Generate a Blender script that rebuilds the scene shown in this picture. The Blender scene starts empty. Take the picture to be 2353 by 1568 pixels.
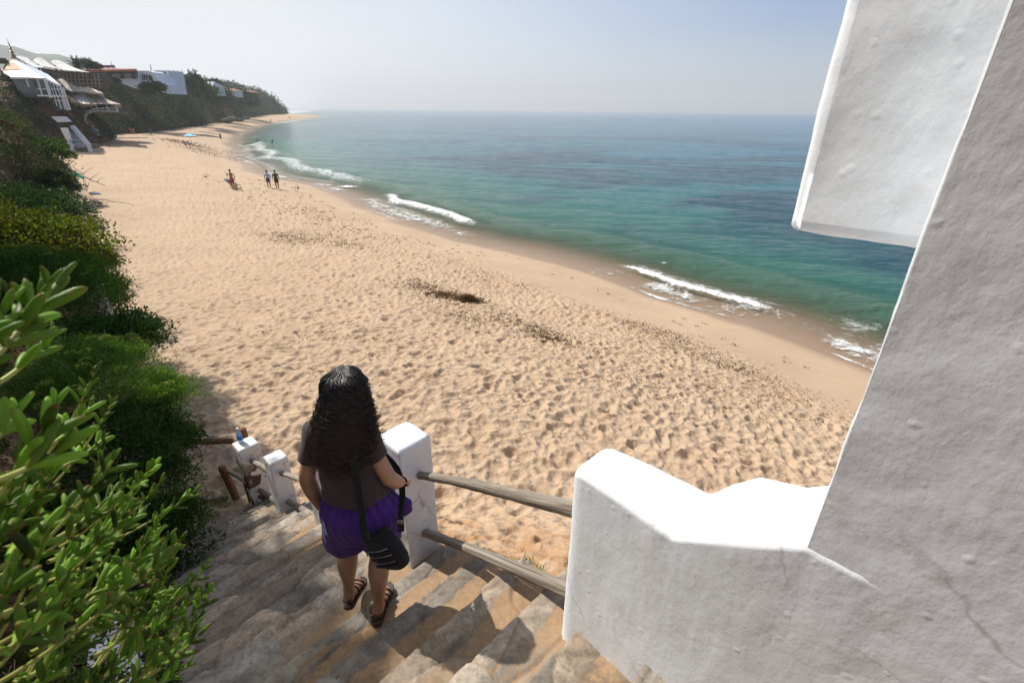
import bpy, bmesh, math, random
import numpy as np
from mathutils import Matrix, Vector, Euler
R=math.radians
rng=np.random.default_rng(7)
random.seed(7)
SC=bpy.context.scene
COL=SC.collection
# ------------------------------------------------------------------ camera
CAM_Z=8.8
FPX,CX0,CY0=1115.0,1176.0,784.0
PITCH,ROLL=R(25.5),R(0.56)
cp,sp=math.cos(PITCH),math.sin(PITCH); cr,sr=math.cos(ROLL),math.sin(ROLL)
Rv=Vector((1,0,0)); Uv=Vector((0,sp,cp)); Fv=Vector((0,cp,-sp))
Xc=cr*Rv+sr*Uv; Yc=-sr*Rv+cr*Uv
cam=bpy.data.cameras.new('camera'); camo=bpy.data.objects.new('camera',cam); COL.objects.link(camo)
M=Matrix(((Xc.x,Yc.x,-Fv.x,0),(Xc.y,Yc.y,-Fv.y,0),(Xc.z,Yc.z,-Fv.z,CAM_Z),(0,0,0,1)))
camo.matrix_world=M
cam.sensor_width=36.0; cam.lens=FPX/2352*36; cam.clip_start=0.05; cam.clip_end=20000
cam.dof.use_dof=True; cam.dof.focus_distance=5.0; cam.dof.aperture_fstop=6.3
SC.camera=camo
# ------------------------------------------------------------------ sky and sun
SUN_AZ,SUN_EL=R(-56),R(48)      # azimuth measured from +Y towards +X
w=bpy.data.worlds.new('World'); SC.world=w; w.use_nodes=True
nt=w.node_tree; nt.nodes.clear()
out=nt.nodes.new('ShaderNodeOutputWorld'); bg=nt.nodes.new('ShaderNodeBackground')
sky=nt.nodes.new('ShaderNodeTexSky'); sky.sky_type='NISHITA'; sky.sun_disc=False
sky.sun_elevation=SUN_EL; sky.sun_rotation=SUN_AZ
sky.air_density=1.0; sky.dust_density=1.3; sky.ozone_density=1.5; sky.altitude=0
# thin high cloud: whitens the sky, streaky, thicker low down and to the left (towards the sun)
tc=nt.nodes.new('ShaderNodeTexCoord'); mp=nt.nodes.new('ShaderNodeMapping'); mp.inputs['Scale'].default_value=(1.2,1.2,7.0)
no=nt.nodes.new('ShaderNodeTexNoise'); no.inputs['Scale'].default_value=1.6; no.inputs['Detail'].default_value=4
sep=nt.nodes.new('ShaderNodeSeparateXYZ')
ml=nt.nodes.new('ShaderNodeMapRange'); ml.inputs[1].default_value=-0.50; ml.inputs[2].default_value=0.42; ml.inputs[3].default_value=0.02; ml.inputs[4].default_value=1.10
ad=nt.nodes.new('ShaderNodeMath'); ad.operation='MULTIPLY_ADD'; ad.inputs[1].default_value=0.30; ad.use_clamp=True
sb=nt.nodes.new('ShaderNodeMath'); sb.operation='SUBTRACT'; sb.inputs[1].default_value=0.17
cm=nt.nodes.new('ShaderNodeMix'); cm.data_type='RGBA'; cm.inputs[7].default_value=(5.35,5.55,5.70,1)
L=nt.links
L.new(tc.outputs['Generated'],mp.inputs[0]); L.new(mp.outputs[0],no.inputs[0]); L.new(tc.outputs['Generated'],sep.inputs[0])
dt=nt.nodes.new('ShaderNodeVectorMath'); dt.operation='DOT_PRODUCT'; dt.inputs[1].default_value=(-1.0,-0.04,0.0); L.new(tc.outputs['Generated'],dt.inputs[0]); L.new(dt.outputs['Value'],ml.inputs[0]); L.new(ml.outputs[0],sb.inputs[0]); L.new(no.outputs[0],ad.inputs[0]); L.new(sb.outputs[0],ad.inputs[2])
mz=nt.nodes.new('ShaderNodeMapRange'); mz.inputs[1].default_value=0.0; mz.inputs[2].default_value=0.13; mz.inputs[3].default_value=0.26; mz.inputs[4].default_value=0.0
az=nt.nodes.new('ShaderNodeMath'); az.operation='ADD'; az.use_clamp=True; L.new(sep.outputs[2],mz.inputs[0]); L.new(mz.outputs[0],az.inputs[1]); L.new(ad.outputs[0],az.inputs[0]); L.new(az.outputs[0],cm.inputs[0]); tn=nt.nodes.new('ShaderNodeMix'); tn.data_type='RGBA'; tn.blend_type='MULTIPLY'; tn.inputs[0].default_value=1.0; tn.inputs[7].default_value=(.60,.66,.84,1); L.new(sky.outputs[0],tn.inputs[6]); L.new(tn.outputs[2],cm.inputs[6]); L.new(cm.outputs[2],bg.inputs[0]); L.new(bg.outputs[0],out.inputs[0])
bg.inputs[1].default_value=0.12
sl=bpy.data.lights.new('sun','SUN'); sl.energy=4.4; sl.angle=R(0.5); sl.color=(1.0,0.95,0.88)
so=bpy.data.objects.new('sun',sl); COL.objects.link(so)
sunv=Vector((math.sin(SUN_AZ)*math.cos(SUN_EL),math.cos(SUN_AZ)*math.cos(SUN_EL),math.sin(SUN_EL)))
so.rotation_euler=sunv.to_track_quat('Z','Y').to_euler()
SC.view_settings.view_transform='Standard'; SC.view_settings.look='None'; SC.view_settings.gamma=1
SC.view_settings.exposure=0.40
SC.render.engine='CYCLES'
SC.cycles.max_bounces=7; SC.cycles.diffuse_bounces=3; SC.cycles.glossy_bounces=2; SC.cycles.transparent_max_bounces=12
SC.cycles.volume_bounces=0; SC.cycles.transmission_bounces=4
# ------------------------------------------------------------------ measuring helpers (a sight line at a given depth or height)
def ray(px,py):
    u=px-CX0; v=-(py-CY0)
    u,v=u*cr-v*sr,u*sr+v*cr
    d=Vector((u/FPX,1,v/FPX))
    return Vector((d[0],d[1]*cp+d[2]*sp,-d[1]*sp+d[2]*cp))
def atz(px,py,z): r=ray(px,py); return Vector((0,0,CAM_Z))+r*((z-CAM_Z)/r.z)
def aty(px,py,y): r=ray(px,py); return Vector((0,0,CAM_Z))+r*(y/r.y)
def atd(px,py,dist): return Vector((0,0,CAM_Z))+ray(px,py).normalized()*dist
Sx,Sy=0.6903,0.7235            # stair frame: S to the right along a nosing, D down the flight
def sd(S,D,z=0.0): return Vector((S*Sx-D*Sy,S*Sy+D*Sx,z))
# ------------------------------------------------------------------ noise
def _h(ix,iy,iz,seed):
    h=(ix.astype(np.int64)*374761393+iy.astype(np.int64)*668265263+iz.astype(np.int64)*2147483647+seed*974634777)&0xffffffff
    h=((h^(h>>13))*1274126177)&0xffffffff
    h=((h^(h>>16))*2246822519)&0xffffffff
    return ((h^(h>>15))&0xffffff)/float(0xffffff)
def vn(x,y,z,seed=0):
    x=np.asarray(x,float);y=np.asarray(y,float)+0*x;z=np.asarray(z,float)+0*x
    ix,iy,iz=np.floor(x),np.floor(y),np.floor(z); fx,fy,fz=x-ix,y-iy,z-iz
    fx=fx*fx*(3-2*fx);fy=fy*fy*(3-2*fy);fz=fz*fz*(3-2*fz); r=0
    for a in (0,1):
        for b in (0,1):
            for c in (0,1):
                r=r+_h(ix+a,iy+b,iz+c,seed)*np.where(a,fx,1-fx)*np.where(b,fy,1-fy)*np.where(c,fz,1-fz)
    return r*2-1
def fbm(x,y,z=0.0,oc=4,seed=0):
    r=0;a=1;t=0
    for i in range(oc):
        r=r+a*vn(np.asarray(x)*2**i,np.asarray(y)*2**i,np.asarray(z)*2**i,seed+i*17); t+=a; a*=.5
    return r/t
def sstep(a,b,x): t=np.clip((x-a)/(b-a),0,1); return t*t*(3-2*t)
# ------------------------------------------------------------------ materials
def newmat(name):
    m=bpy.data.materials.new(name); m.use_nodes=True; n=m.node_tree; b=n.nodes['Principled BSDF']; return m,n,b
def N(n,t,**k):
    x=n.nodes.new('ShaderNode'+t)
    for a,v in k.items(): setattr(x,a,v)
    return x
def coords(n,scale=(1,1,1),kind='Object'):
    t=N(n,'TexCoord'); m=N(n,'Mapping'); m.inputs['Scale'].default_value=scale; n.links.new(t.outputs[kind],m.inputs[0]); return m.outputs[0]
def noise(n,vec,scale,detail=4,rough=.55,dist=0):
    x=N(n,'TexNoise'); x.inputs['Scale'].default_value=scale; x.inputs['Detail'].default_value=detail; x.inputs['Roughness'].default_value=rough; x.inputs['Distortion'].default_value=dist
    n.links.new(vec,x.inputs['Vector']); return x.outputs[0]
def ramp(n,fac,stops):
    r=N(n,'ValToRGB'); e=r.color_ramp.elements
    while len(e)<len(stops): e.new(.5)
    for i,(p,c) in enumerate(stops):
        e[i].position=p; e[i].color=(c,c,c,1) if isinstance(c,(int,float)) else (*c,1)
    n.links.new(fac,r.inputs[0]); return r.outputs[0]
def mixc(n,f,a,b,mode='MIX'):
    m=N(n,'Mix',data_type='RGBA',blend_type=mode)
    for s,v in ((0,f),(6,a),(7,b)):
        if isinstance(v,(int,float)): m.inputs[s].default_value=v
        elif isinstance(v,tuple): m.inputs[s].default_value=(*v,1)
        else: n.links.new(v,m.inputs[s])
    return m.outputs[2]
def mth(n,op,a,b=None,c=None,clamp=False):
    m=N(n,'Math',operation=op,use_clamp=clamp)
    for i,v in enumerate((a,b,c)):
        if v is None: continue
        if isinstance(v,(int,float)): m.inputs[i].default_value=v
        else: n.links.new(v,m.inputs[i])
    return m.outputs[0]
def bump(n,b,h,strength=.3,dist=.02,prev=None):
    x=N(n,'Bump'); x.inputs['Strength'].default_value=strength; x.inputs['Distance'].default_value=dist
    n.links.new(h,x.inputs['Height'])
    if prev is not None: n.links.new(prev,x.inputs['Normal'])
    n.links.new(x.outputs[0],b.inputs['Normal']); return x.outputs[0]
def attr(n,name,out='Color'):
    a=N(n,'Attribute',attribute_name=name); return a.outputs[out]
def simple(name,col,rough=.6,var=.15,scale=8,bs=.15,bd=.01,metal=0,spec=.5):
    m,n,b=newmat(name); v=coords(n); f=noise(n,v,scale,5)
    dark=tuple(max(0,c*(1-var)) for c in col); light=tuple(min(1,c*(1+var)) for c in col)
    n.links.new(ramp(n,f,[(.3,dark),(.7,light)]),b.inputs['Base Color'])
    b.inputs['Roughness'].default_value=rough; b.inputs['Metallic'].default_value=metal; b.inputs['Specular IOR Level'].default_value=spec
    if bs: bump(n,b,noise(n,v,scale*4,5),bs,bd)
    return m
def leafmat(name,trans=.35,rough=.45,spec=.4):
    m,n,b=newmat(name); c=attr(n,'col'); v=coords(n)
    f=noise(n,v,6,3); c2=mixc(n,1.0,c,ramp(n,f,[(.3,.75),(.7,1.2)]),'MULTIPLY')
    n.links.new(c2,b.inputs['Base Color']); b.inputs['Roughness'].default_value=rough; b.inputs['Specular IOR Level'].default_value=spec
    t=N(n,'BsdfTranslucent'); tcx=mixc(n,1.0,c2,(1.35,1.5,.55),'MULTIPLY'); n.links.new(tcx,t.inputs[0])
    mx=N(n,'MixShader'); mx.inputs[0].default_value=trans
    n.links.new(b.outputs[0],mx.inputs[1]); n.links.new(t.outputs[0],mx.inputs[2]); n.links.new(mx.outputs[0],n.nodes['Material Output'].inputs[0])
    return m
MAT={}
def plaster(name,col,stain=.25,bsc=1.0):
    m,n,b=newmat(name); v=coords(n)
    f=noise(n,v,2.3,5,.6); f2=noise(n,v,9,6,.65)
    base=mixc(n,ramp(n,f,[(.45,0.0),(.75,1.0)]),col,tuple(c*k for c,k in zip(col,(.86,.85,.83))))
    st=mixc(n,mth(n,'MULTIPLY',ramp(n,f2,[(.56,0.0),(.78,1.0)]),stain),base,(.42,.36,.27))
    sv=coords(n,(9,9,.7)); sf=noise(n,sv,1.6,5,.6,.4); st=mixc(n,mth(n,'MULTIPLY',ramp(n,sf,[(.60,0.0),(.80,1.0)]),.16+stain*.3),st,(.47,.43,.36))
    cw=N(n,'TexNoise'); cw.inputs['Scale'].default_value=2.2; cw.inputs['Detail'].default_value=4; n.links.new(v,cw.inputs['Vector']); cx=N(n,'Mix',data_type='RGBA'); cx.inputs[0].default_value=.30; n.links.new(v,cx.inputs[6]); n.links.new(cw.outputs['Color'],cx.inputs[7])
    ck=N(n,'TexVoronoi',feature='DISTANCE_TO_EDGE'); ck.inputs['Scale'].default_value=2.6; n.links.new(cx.outputs[2],ck.inputs['Vector']); ckm=mth(n,'MULTIPLY',ramp(n,ck.outputs['Distance'],[(0.0,1.0),(.012,0.0)]),ramp(n,noise(n,v,1.1,3),[(.52,0.0),(.60,.55)]))
    st=mixc(n,ckm,st,(.30,.27,.23))
    n.links.new(st,b.inputs['Base Color']); b.inputs['Roughness'].default_value=.85; b.inputs['Specular IOR Level'].default_value=.2
    mv=coords(n,(1,1,.7))
    n1=bump(n,b,noise(n,v,7,4,.5,.2),.12*bsc,.02)
    n2=bump(n,b,noise(n,mv,40,5,.6),.28*bsc,.006,n1)
    r=N(n,'TexVoronoi'); r.inputs['Scale'].default_value=14; n.links.new(v,r.inputs['Vector'])
    bump(n,b,ramp(n,r.outputs['Distance'],[(0.0,1.0),(.16,0.0)]),.15*bsc,.008,n2)
    return m
MAT['plaster']=plaster('white_plaster',(.845,.885,.935))
MAT['plaster_dirty']=plaster('weathered_plaster',(.74,.75,.76),.8)
def plaster_flaked():
    m=plaster('flaking_plaster',(.78,.76,.72),.8); n=m.node_tree; b=n.nodes['Principled BSDF']; v=coords(n)
    c=b.inputs['Base Color'].links[0].from_socket
    f=ramp(n,noise(n,v,4.2,5,.6,.8),[(.49,0.0),(.53,1.0)])
    z=N(n,'SeparateXYZ'); t=N(n,'TexCoord'); n.links.new(t.outputs['Object'],z.inputs[0])
    g=ramp(n,mth(n,'SUBTRACT',z.outputs[2],3.9),[(.62,1.0),(.86,0.15)])
    n.links.new(mixc(n,mth(n,'MULTIPLY',f,g),c,(.11,.07,.045)),b.inputs['Base Color'])
    return m
MAT['plaster_flaked']=plaster_flaked()
def woodmat(name,c1,c2,sc=(14,14,1.6)):
    m,n,b=newmat(name); v=coords(n,sc); f=noise(n,v,2.2,7,.65,1.2)
    n.links.new(ramp(n,f,[(.32,c1),(.62,c2)]),b.inputs['Base Color']); b.inputs['Roughness'].default_value=.85; b.inputs['Specular IOR Level'].default_value=.2
    bump(n,b,f,.7,.012); return m
MAT['wood']=woodmat('weathered_wood',(.13,.105,.08),(.48,.42,.34))
MAT['wood_brown']=woodmat('brown_wood',(.10,.045,.02),(.30,.16,.08))
MAT['leaf']=leafmat('leaf',.26,.6,.15)
MAT['scrub']=leafmat('scrub_leaf',.13,.7,.12)
MAT['succulent']=leafmat('succulent_leaf',.40,.48,.3)
MAT['soil']=simple('soil',(.16,.085,.045),.95,.4,1.2,.6,.1)
MAT['far_hill']=simple('far_hill_cover',(.055,.075,.04),.95,.45,.02,0)
# sand
def sandmat():
    m,n,b=newmat('sand'); t=N(n,'TexCoord'); v=t.outputs['Object']
    wet=attr(n,'wet','Fac'); deb=attr(n,'debris_dent_shade','Fac'); bank=attr(n,'bank','Fac')
    big=noise(n,v,.35,4); mid=noise(n,v,3.0,5); fine=noise(n,v,60,4)
    c=ramp(n,big,[(.3,(.45,.325,.215)),(.7,(.52,.385,.262))])
    c=mixc(n,mth(n,'MULTIPLY',ramp(n,mid,[(.4,0.0),(.75,1.0)]),.35),c,(.42,.27,.155))
    c=mixc(n,mth(n,'MULTIPLY',bank,ramp(n,mid,[(.35,.1),(.6,.8)])),c,(.36,.185,.075))
    c=mixc(n,mth(n,'MULTIPLY',ramp(n,fine,[(.3,0.0),(.8,1.0)]),.18),c,(.30,.20,.12))
    dn=noise(n,v,2.3,7,.75,.5); dth=mth(n,'SUBTRACT',dn,mth(n,'MULTIPLY_ADD',deb,-.22,.73))
    dm=ramp(n,mth(n,'MULTIPLY',dth,14,clamp=True),[(0.0,0.0),(1.0,1.0)])
    dm=mth(n,'MULTIPLY',dm,.85)
    c=mixc(n,dm,c,(.15,.085,.045))
    c=mixc(n,wet,c,(.33,.215,.13))
    n.links.new(c,b.inputs['Base Color'])
    r=N(n,'Mapping'); rg=mth(n,'MULTIPLY_ADD',wet,-.62,.95); n.links.new(rg,b.inputs['Roughness']); b.inputs['Specular IOR Level'].default_value=.3
    dry=mth(n,'SUBTRACT',1.0,wet)
    vo=N(n,'TexVoronoi',feature='SMOOTH_F1'); vo.inputs['Scale'].default_value=3.4; n.links.new(v,vo.inputs['Vector'])
    h=mth(n,'MULTIPLY',mth(n,'ADD',mth(n,'MULTIPLY',vo.outputs['Distance'],.6),mth(n,'MULTIPLY',noise(n,v,6,4,.6,.5),.7)),mth(n,'MULTIPLY',dry,attr(n,'rough','Fac')))
    b1=bump(n,b,h,.65,.13)
    bump(n,b,mth(n,'ADD',noise(n,v,35,4),mth(n,'MULTIPLY',dm,.8)),.35,.012,b1)
    return m
MAT['sand']=sandmat()
def stonemat():
    m,n,b=newmat('flagstone'); v=coords(n); j=attr(n,'joint','Fac'); sid=attr(n,'stone','Color'); sandy=attr(n,'sandy','Fac')
    f=noise(n,v,7,7,.7,.6); f2=noise(n,v,32,6,.7)
    c=mixc(n,ramp(n,f,[(.35,0.0),(.68,1.0)]),(.18,.15,.118),(.41,.34,.262))
    c=mixc(n,1.0,c,sid,'MULTIPLY')
    c=mixc(n,mth(n,'MULTIPLY',ramp(n,f2,[(.48,0.0),(.66,1.0)]),.5),c,(.085,.07,.055))
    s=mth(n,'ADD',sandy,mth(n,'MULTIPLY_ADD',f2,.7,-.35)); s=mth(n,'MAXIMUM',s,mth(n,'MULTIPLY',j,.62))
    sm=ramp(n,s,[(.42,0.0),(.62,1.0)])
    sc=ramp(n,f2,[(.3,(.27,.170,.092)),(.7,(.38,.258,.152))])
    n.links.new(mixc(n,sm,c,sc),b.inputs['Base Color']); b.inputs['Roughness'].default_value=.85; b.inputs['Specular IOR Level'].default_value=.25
    st_=coords(n,(5,9,30)); b1=bump(n,b,f,.45,.008); b2=bump(n,b,noise(n,st_,4,6,.7,.5),.4,.004,b1); bump(n,b,noise(n,v,110,5,.7),.5,.003,b2); return m
MAT['stone']=stonemat()
def seamat():
    m,n,b=newmat('sea_water'); g=N(n,'NewGeometry'); v=g.outputs['Position']
    s=attr(n,'sdist','Fac'); foam=attr(n,'foam','Fac')
    big=N(n,'Mapping'); big.inputs['Scale'].default_value=(.020,.036,.03); big.inputs['Rotation'].default_value=(0,0,R(28)); n.links.new(v,big.inputs[0])
    reef=noise(n,big.outputs[0],1.0,4,.6,.6)
    c=ramp(n,mth(n,'DIVIDE',s,60.0,clamp=True),[(0.0,(.20,.17,.10)),(.07,(.075,.125,.065)),(.17,(.018,.125,.080)),(.40,(.012,.135,.130)),(1.0,(.014,.135,.19))])
    dz=ramp(n,mth(n,'DIVIDE',s,60.0,clamp=True),[(.10,0.0),(.20,1.0)])
    c=mixc(n,mth(n,'MULTIPLY',ramp(n,reef,[(.46,0.0),(.56,1.0)]),mth(n,'MULTIPLY',dz,.92)),c,(.004,.050,.080))
    farc=ramp(n,mth(n,'DIVIDE',s,500.0,clamp=True),[(.1,0.0),(1.0,1.0)])
    c=mixc(n,farc,c,(.030,.16,.27))
    # foam
    m1=N(n,'Mapping'); m1.inputs['Scale'].default_value=(1,1,1); n.links.new(v,m1.inputs[0])
    fn=noise(n,m1.outputs[0],1.7,8,.72,1.2); fv=N(n,'TexVoronoi',feature='DISTANCE_TO_EDGE'); fv.inputs['Scale'].default_value=1.6
    wv=N(n,'Mix',data_type='RGBA'); wv.inputs[0].default_value=.35; n.links.new(v,wv.inputs[6]); nn=N(n,'TexNoise'); nn.inputs['Scale'].default_value=1.3; nn.inputs['Detail'].default_value=5; n.links.new(v,nn.inputs['Vector']); n.links.new(nn.outputs['Color'],wv.inputs[7])
    n.links.new(wv.outputs[2],fv.inputs['Vector'])
    lace=ramp(n,fv.outputs['Distance'],[(0.0,1.0),(.10,.45),(.25,0.0)])
    tot=mth(n,'ADD',mth(n,'MULTIPLY',foam,1.25),mth(n,'MULTIPLY_ADD',fn,2.6,-1.60)); tot=mth(n,'ADD',tot,mth(n,'MULTIPLY',mth(n,'MULTIPLY',lace,foam),.35))
    fm=ramp(n,tot,[(.26,0.0),(.50,.45),(.95,1.0)]); fm=mth(n,'MULTIPLY',fm,mth(n,'GREATER_THAN',foam,.03))
    c=mixc(n,fm,c,(.78,.80,.80))
    n.links.new(c,b.inputs['Base Color']); b.inputs['IOR'].default_value=1.333
    n.links.new(mth(n,'MULTIPLY_ADD',fm,.5,.10),b.inputs['Roughness'])
    al=ramp(n,mth(n,'DIVIDE',s,9.0,clamp=True),[(0.0,.06),(.30,.35),(.65,.85),(1.0,1.0)])
    n.links.new(mth(n,'MAXIMUM',al,fm),b.inputs['Alpha'])
    wm=N(n,'Mapping'); wm.inputs['Scale'].default_value=(.55,1.25,1); wm.inputs['Rotation'].default_value=(0,0,R(12)); n.links.new(v,wm.inputs[0])
    w1=noise(n,wm.outputs[0],.75,6,.66,.25); w2=noise(n,wm.outputs[0],3.4,5,.6,.2)
    ws=ramp(n,mth(n,'DIVIDE',s,6.0,clamp=True),[(0.0,.12),(1.0,1.0)])
    b1=bump(n,b,mth(n,'MULTIPLY',w1,ws),.95,.70); bump(n,b,mth(n,'MULTIPLY',w2,ws),.7,.16,b1)
    return m
MAT['sea']=seamat()
# ------------------------------------------------------------------ object helpers
def setk(o,label=None,cat=None,group=None,kind=None):
    if label: o['label']=label
    if cat: o['category']=cat
    if group: o['group']=group
    if kind: o['kind']=kind
    return o
def npmesh(name,verts,faces,mat=None,smooth=True,attrs=None):
    verts=np.asarray(verts,dtype=np.float32); me=bpy.data.meshes.new(name)
    if isinstance(faces,np.ndarray):
        k=faces.shape[1]; nf=len(faces)
        me.vertices.add(len(verts)); me.vertices.foreach_set('co',verts.ravel())
        me.loops.add(nf*k); me.loops.foreach_set('vertex_index',faces.astype(np.int32).ravel())
        me.polygons.add(nf); me.polygons.foreach_set('loop_start',np.arange(0,nf*k,k,dtype=np.int32)); me.polygons.foreach_set('loop_total',np.full(nf,k,dtype=np.int32))
        me.update(calc_edges=True)
    else:
        me.from_pydata([tuple(map(float,v)) for v in verts],[],faces); me.update()
    if smooth: me.polygons.foreach_set('use_smooth',np.ones(len(me.polygons),dtype=bool))
    if attrs:
        for k2,v in attrs.items():
            v=np.asarray(v,dtype=np.float32)
            if v.ndim==1: a=me.attributes.new(k2,'FLOAT','POINT'); a.data.foreach_set('value',v)
            else:
                if v.shape[1]==3: v=np.hstack([v,np.ones((len(v),1),np.float32)])
                a=me.attributes.new(k2,'FLOAT_COLOR','POINT'); a.data.foreach_set('color',v.ravel())
    if mat is not None: me.materials.append(MAT[mat] if isinstance(mat,str) else mat)
    return me
def link(name,me,parent=None,world=True):
    o=bpy.data.objects.new(name,me); COL.objects.link(o)
    if parent is not None:
        o.parent=parent
        if world: o.matrix_parent_inverse=(Matrix.Translation(parent.location)@parent.rotation_euler.to_matrix().to_4x4()).inverted() if parent.parent is None else pinv(parent)
    return o
def wm(o):
    m=Matrix.Translation(o.location)@o.rotation_euler.to_matrix().to_4x4()@Matrix.Diagonal((*o.scale,1))
    return m if o.parent is None else wm(o.parent)@o.matrix_parent_inverse@m
def pinv(o): return wm(o).inverted()
def empty(name,loc,label,cat,group=None,rz=0,kind=None):
    e=bpy.data.objects.new(name,None); COL.objects.link(e); e.empty_display_size=.1
    e.location=Vector(loc); e.rotation_euler=(0,0,rz); return setk(e,label,cat,group,kind)
class B:
    """collects simple solids into one mesh"""
    def __init__(s): s.v=[]; s.f=[]; s.n=0
    def add(s,v,f):
        s.v+= [tuple(x) for x in v]; s.f+=[tuple(i+s.n for i in q) for q in f]; s.n+=len(v); return s
    def box(s,c,size,rz=0,rx=0,ry=0,taper=1.0):
        m=Matrix.Translation(Vector(c))@Euler((rx,ry,rz)).to_matrix().to_4x4(); v=[]
        for z in (-.5,.5):
            k=taper if z>0 else 1
            for x,y in ((-.5,-.5),(.5,-.5),(.5,.5),(-.5,.5)): v.append(m@Vector((x*size[0]*k,y*size[1]*k,z*size[2])))
        return s.add(v,[(3,2,1,0),(4,5,6,7),(0,1,5,4),(1,2,6,5),(2,3,7,6),(3,0,4,7)])
    def beam(s,a,b,wd,h=None):
        a=Vector(a);b=Vector(b);h=h or wd; d=(b-a).normalized(); up=Vector((0,0,1)) if abs(d.z)<.95 else Vector((1,0,0))
        r=d.cross(up).normalized(); u=r.cross(d)
        v=[p+r*x*wd/2+u*y*h/2 for p in (a,b) for x,y in ((-1,-1),(1,-1),(1,1),(-1,1))]
        return s.add(v,[(3,2,1,0),(4,5,6,7),(0,1,5,4),(1,2,6,5),(2,3,7,6),(3,0,4,7)])
    def tube(s,pts,rad,seg=8,ry=None,jit=0,cap=True):
        pts=[Vector(p) for p in pts]; k=len(pts)
        if isinstance(rad,(int,float)): rad=[rad]*k
        ry=ry or rad; d0=(pts[1]-pts[0]).normalized(); up=Vector((0,0,1)) if abs(d0.z)<.9 else Vector((0,1,0))
        u=d0.cross(up).normalized(); v=[]
        for i,p in enumerate(pts):
            d=(pts[min(i+1,k-1)]-pts[max(i-1,0)]).normalized(); u=(u-d*u.dot(d)).normalized(); w_=d.cross(u)
            for j in range(seg):
                a=2*math.pi*j/seg; q=1+(random.uniform(-jit,jit) if jit else 0)
                v.append(p+u*math.cos(a)*rad[i]*q+w_*math.sin(a)*ry[i]*q)
        f=[]
        for i in range(k-1):
            for j in range(seg): f.append((i*seg+j,i*seg+(j+1)%seg,(i+1)*seg+(j+1)%seg,(i+1)*seg+j))
        if cap: f.append(tuple(range(seg-1,-1,-1))); f.append(tuple(range((k-1)*seg,k*seg)))
        return s.add(v,f)
    def rings(s,rings,seg=20,pw=1.0):
        """closed loft: rings of (centre, rx, ry) horizontal ellipses"""
        v=[];k=len(rings)
        for c,rx,ry in rings:
            for j in range(seg):
                a=2*math.pi*j/seg; ca,sa=math.cos(a),math.sin(a)
                v.append((c[0]+rx*math.copysign(abs(ca)**pw,ca),c[1]+ry*math.copysign(abs(sa)**pw,sa),c[2]))
        f=[(i*seg+j,i*seg+(j+1)%seg,(i+1)*seg+(j+1)%seg,(i+1)*seg+j) for i in range(k-1) for j in range(seg)]
        if rings[0][0][2]>rings[-1][0][2]: f=[q[::-1] for q in f]; f+= [tuple(range(seg)),tuple(range(k*seg-1,(k-1)*seg-1,-1))]
        else: f+= [tuple(range(seg-1,-1,-1)),tuple(range((k-1)*seg,k*seg))]
        return s.add(v,f)
    def ball(s,c,r,seg=12,st=8,rot=None):
        c=Vector(c); r=(r,r,r) if isinstance(r,(int,float)) else r; v=[];m=rot.to_matrix() if rot else Matrix.Identity(3)
        for i in range(1,st):
            t=math.pi*i/st
            for j in range(seg):
                a=2*math.pi*j/seg; v.append(c+m@Vector((r[0]*math.sin(t)*math.cos(a),r[1]*math.sin(t)*math.sin(a),-r[2]*math.cos(t))))
        v+=[c+m@Vector((0,0,-r[2])),c+m@Vector((0,0,r[2]))]; n0=(st-1)*seg; f=[]
        for i in range(st-2):
            for j in range(seg): f.append((i*seg+j,i*seg+(j+1)%seg,(i+1)*seg+(j+1)%seg,(i+1)*seg+j))
        for j in range(seg): f.append((n0,(j+1)%seg,j)); f.append((n0+1,(st-2)*seg+j,(st-2)*seg+(j+1)%seg))
        return s.add(v,f)
    def sheet(s,pts,th=.02):
        """thin solid sheet from a grid of points [rows][cols]"""
        r=len(pts);c=len(pts[0]); P=np.array([[tuple(p) for p in row] for row in pts])
        du=np.gradient(P,axis=0);dv=np.gradient(P,axis=1);nn=np.cross(du,dv);nn/=np.linalg.norm(nn,axis=2,keepdims=True)+1e-9
        top=(P+nn*th/2).reshape(-1,3);bot=(P-nn*th/2).reshape(-1,3);f=[];k=r*c
        for i in range(r-1):
            for j in range(c-1):
                a=i*c+j;q=(a,a+1,a+c+1,a+c); f.append(q[::-1]); f.append(tuple(x+k for x in q))
        e=[(i*c,(i+1)*c) for i in range(r-1)]+[((i+1)*c+c-1,i*c+c-1) for i in range(r-1)]+[(j+1,j) for j in range(c-1)]+[((r-1)*c+j,(r-1)*c+j+1) for j in range(c-1)]
        for a,b in e: f.append((a,b,b+k,a+k))
        return s.add(np.vstack([top,bot]),f)
    def prism(s,poly,z0,z1):
        k=len(poly); v=[(p[0],p[1],z0) for p in poly]+[(p[0],p[1],z1) for p in poly]
        a=sum(poly[i][0]*poly[(i+1)%k][1]-poly[(i+1)%k][0]*poly[i][1] for i in range(k))
        if a<0: v=[(p[0],p[1],z0) for p in poly[::-1]]+[(p[0],p[1],z1) for p in poly[::-1]]
        return s.add(v,[tuple(range(k-1,-1,-1)),tuple(range(k,2*k))]+[(i,(i+1)%k,(i+1)%k+k,i+k) for i in range(k)])
    def mk(s,name,mat,parent=None,world=True,smooth=False,bevel=0):
        me=npmesh(name,s.v,s.f,mat,smooth); o=link(name,me,parent,world)
        if bevel: b=o.modifiers.new('bevel','BEVEL'); b.width=bevel; b.segments=2; b.limit_method='ANGLE'
        return o
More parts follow.
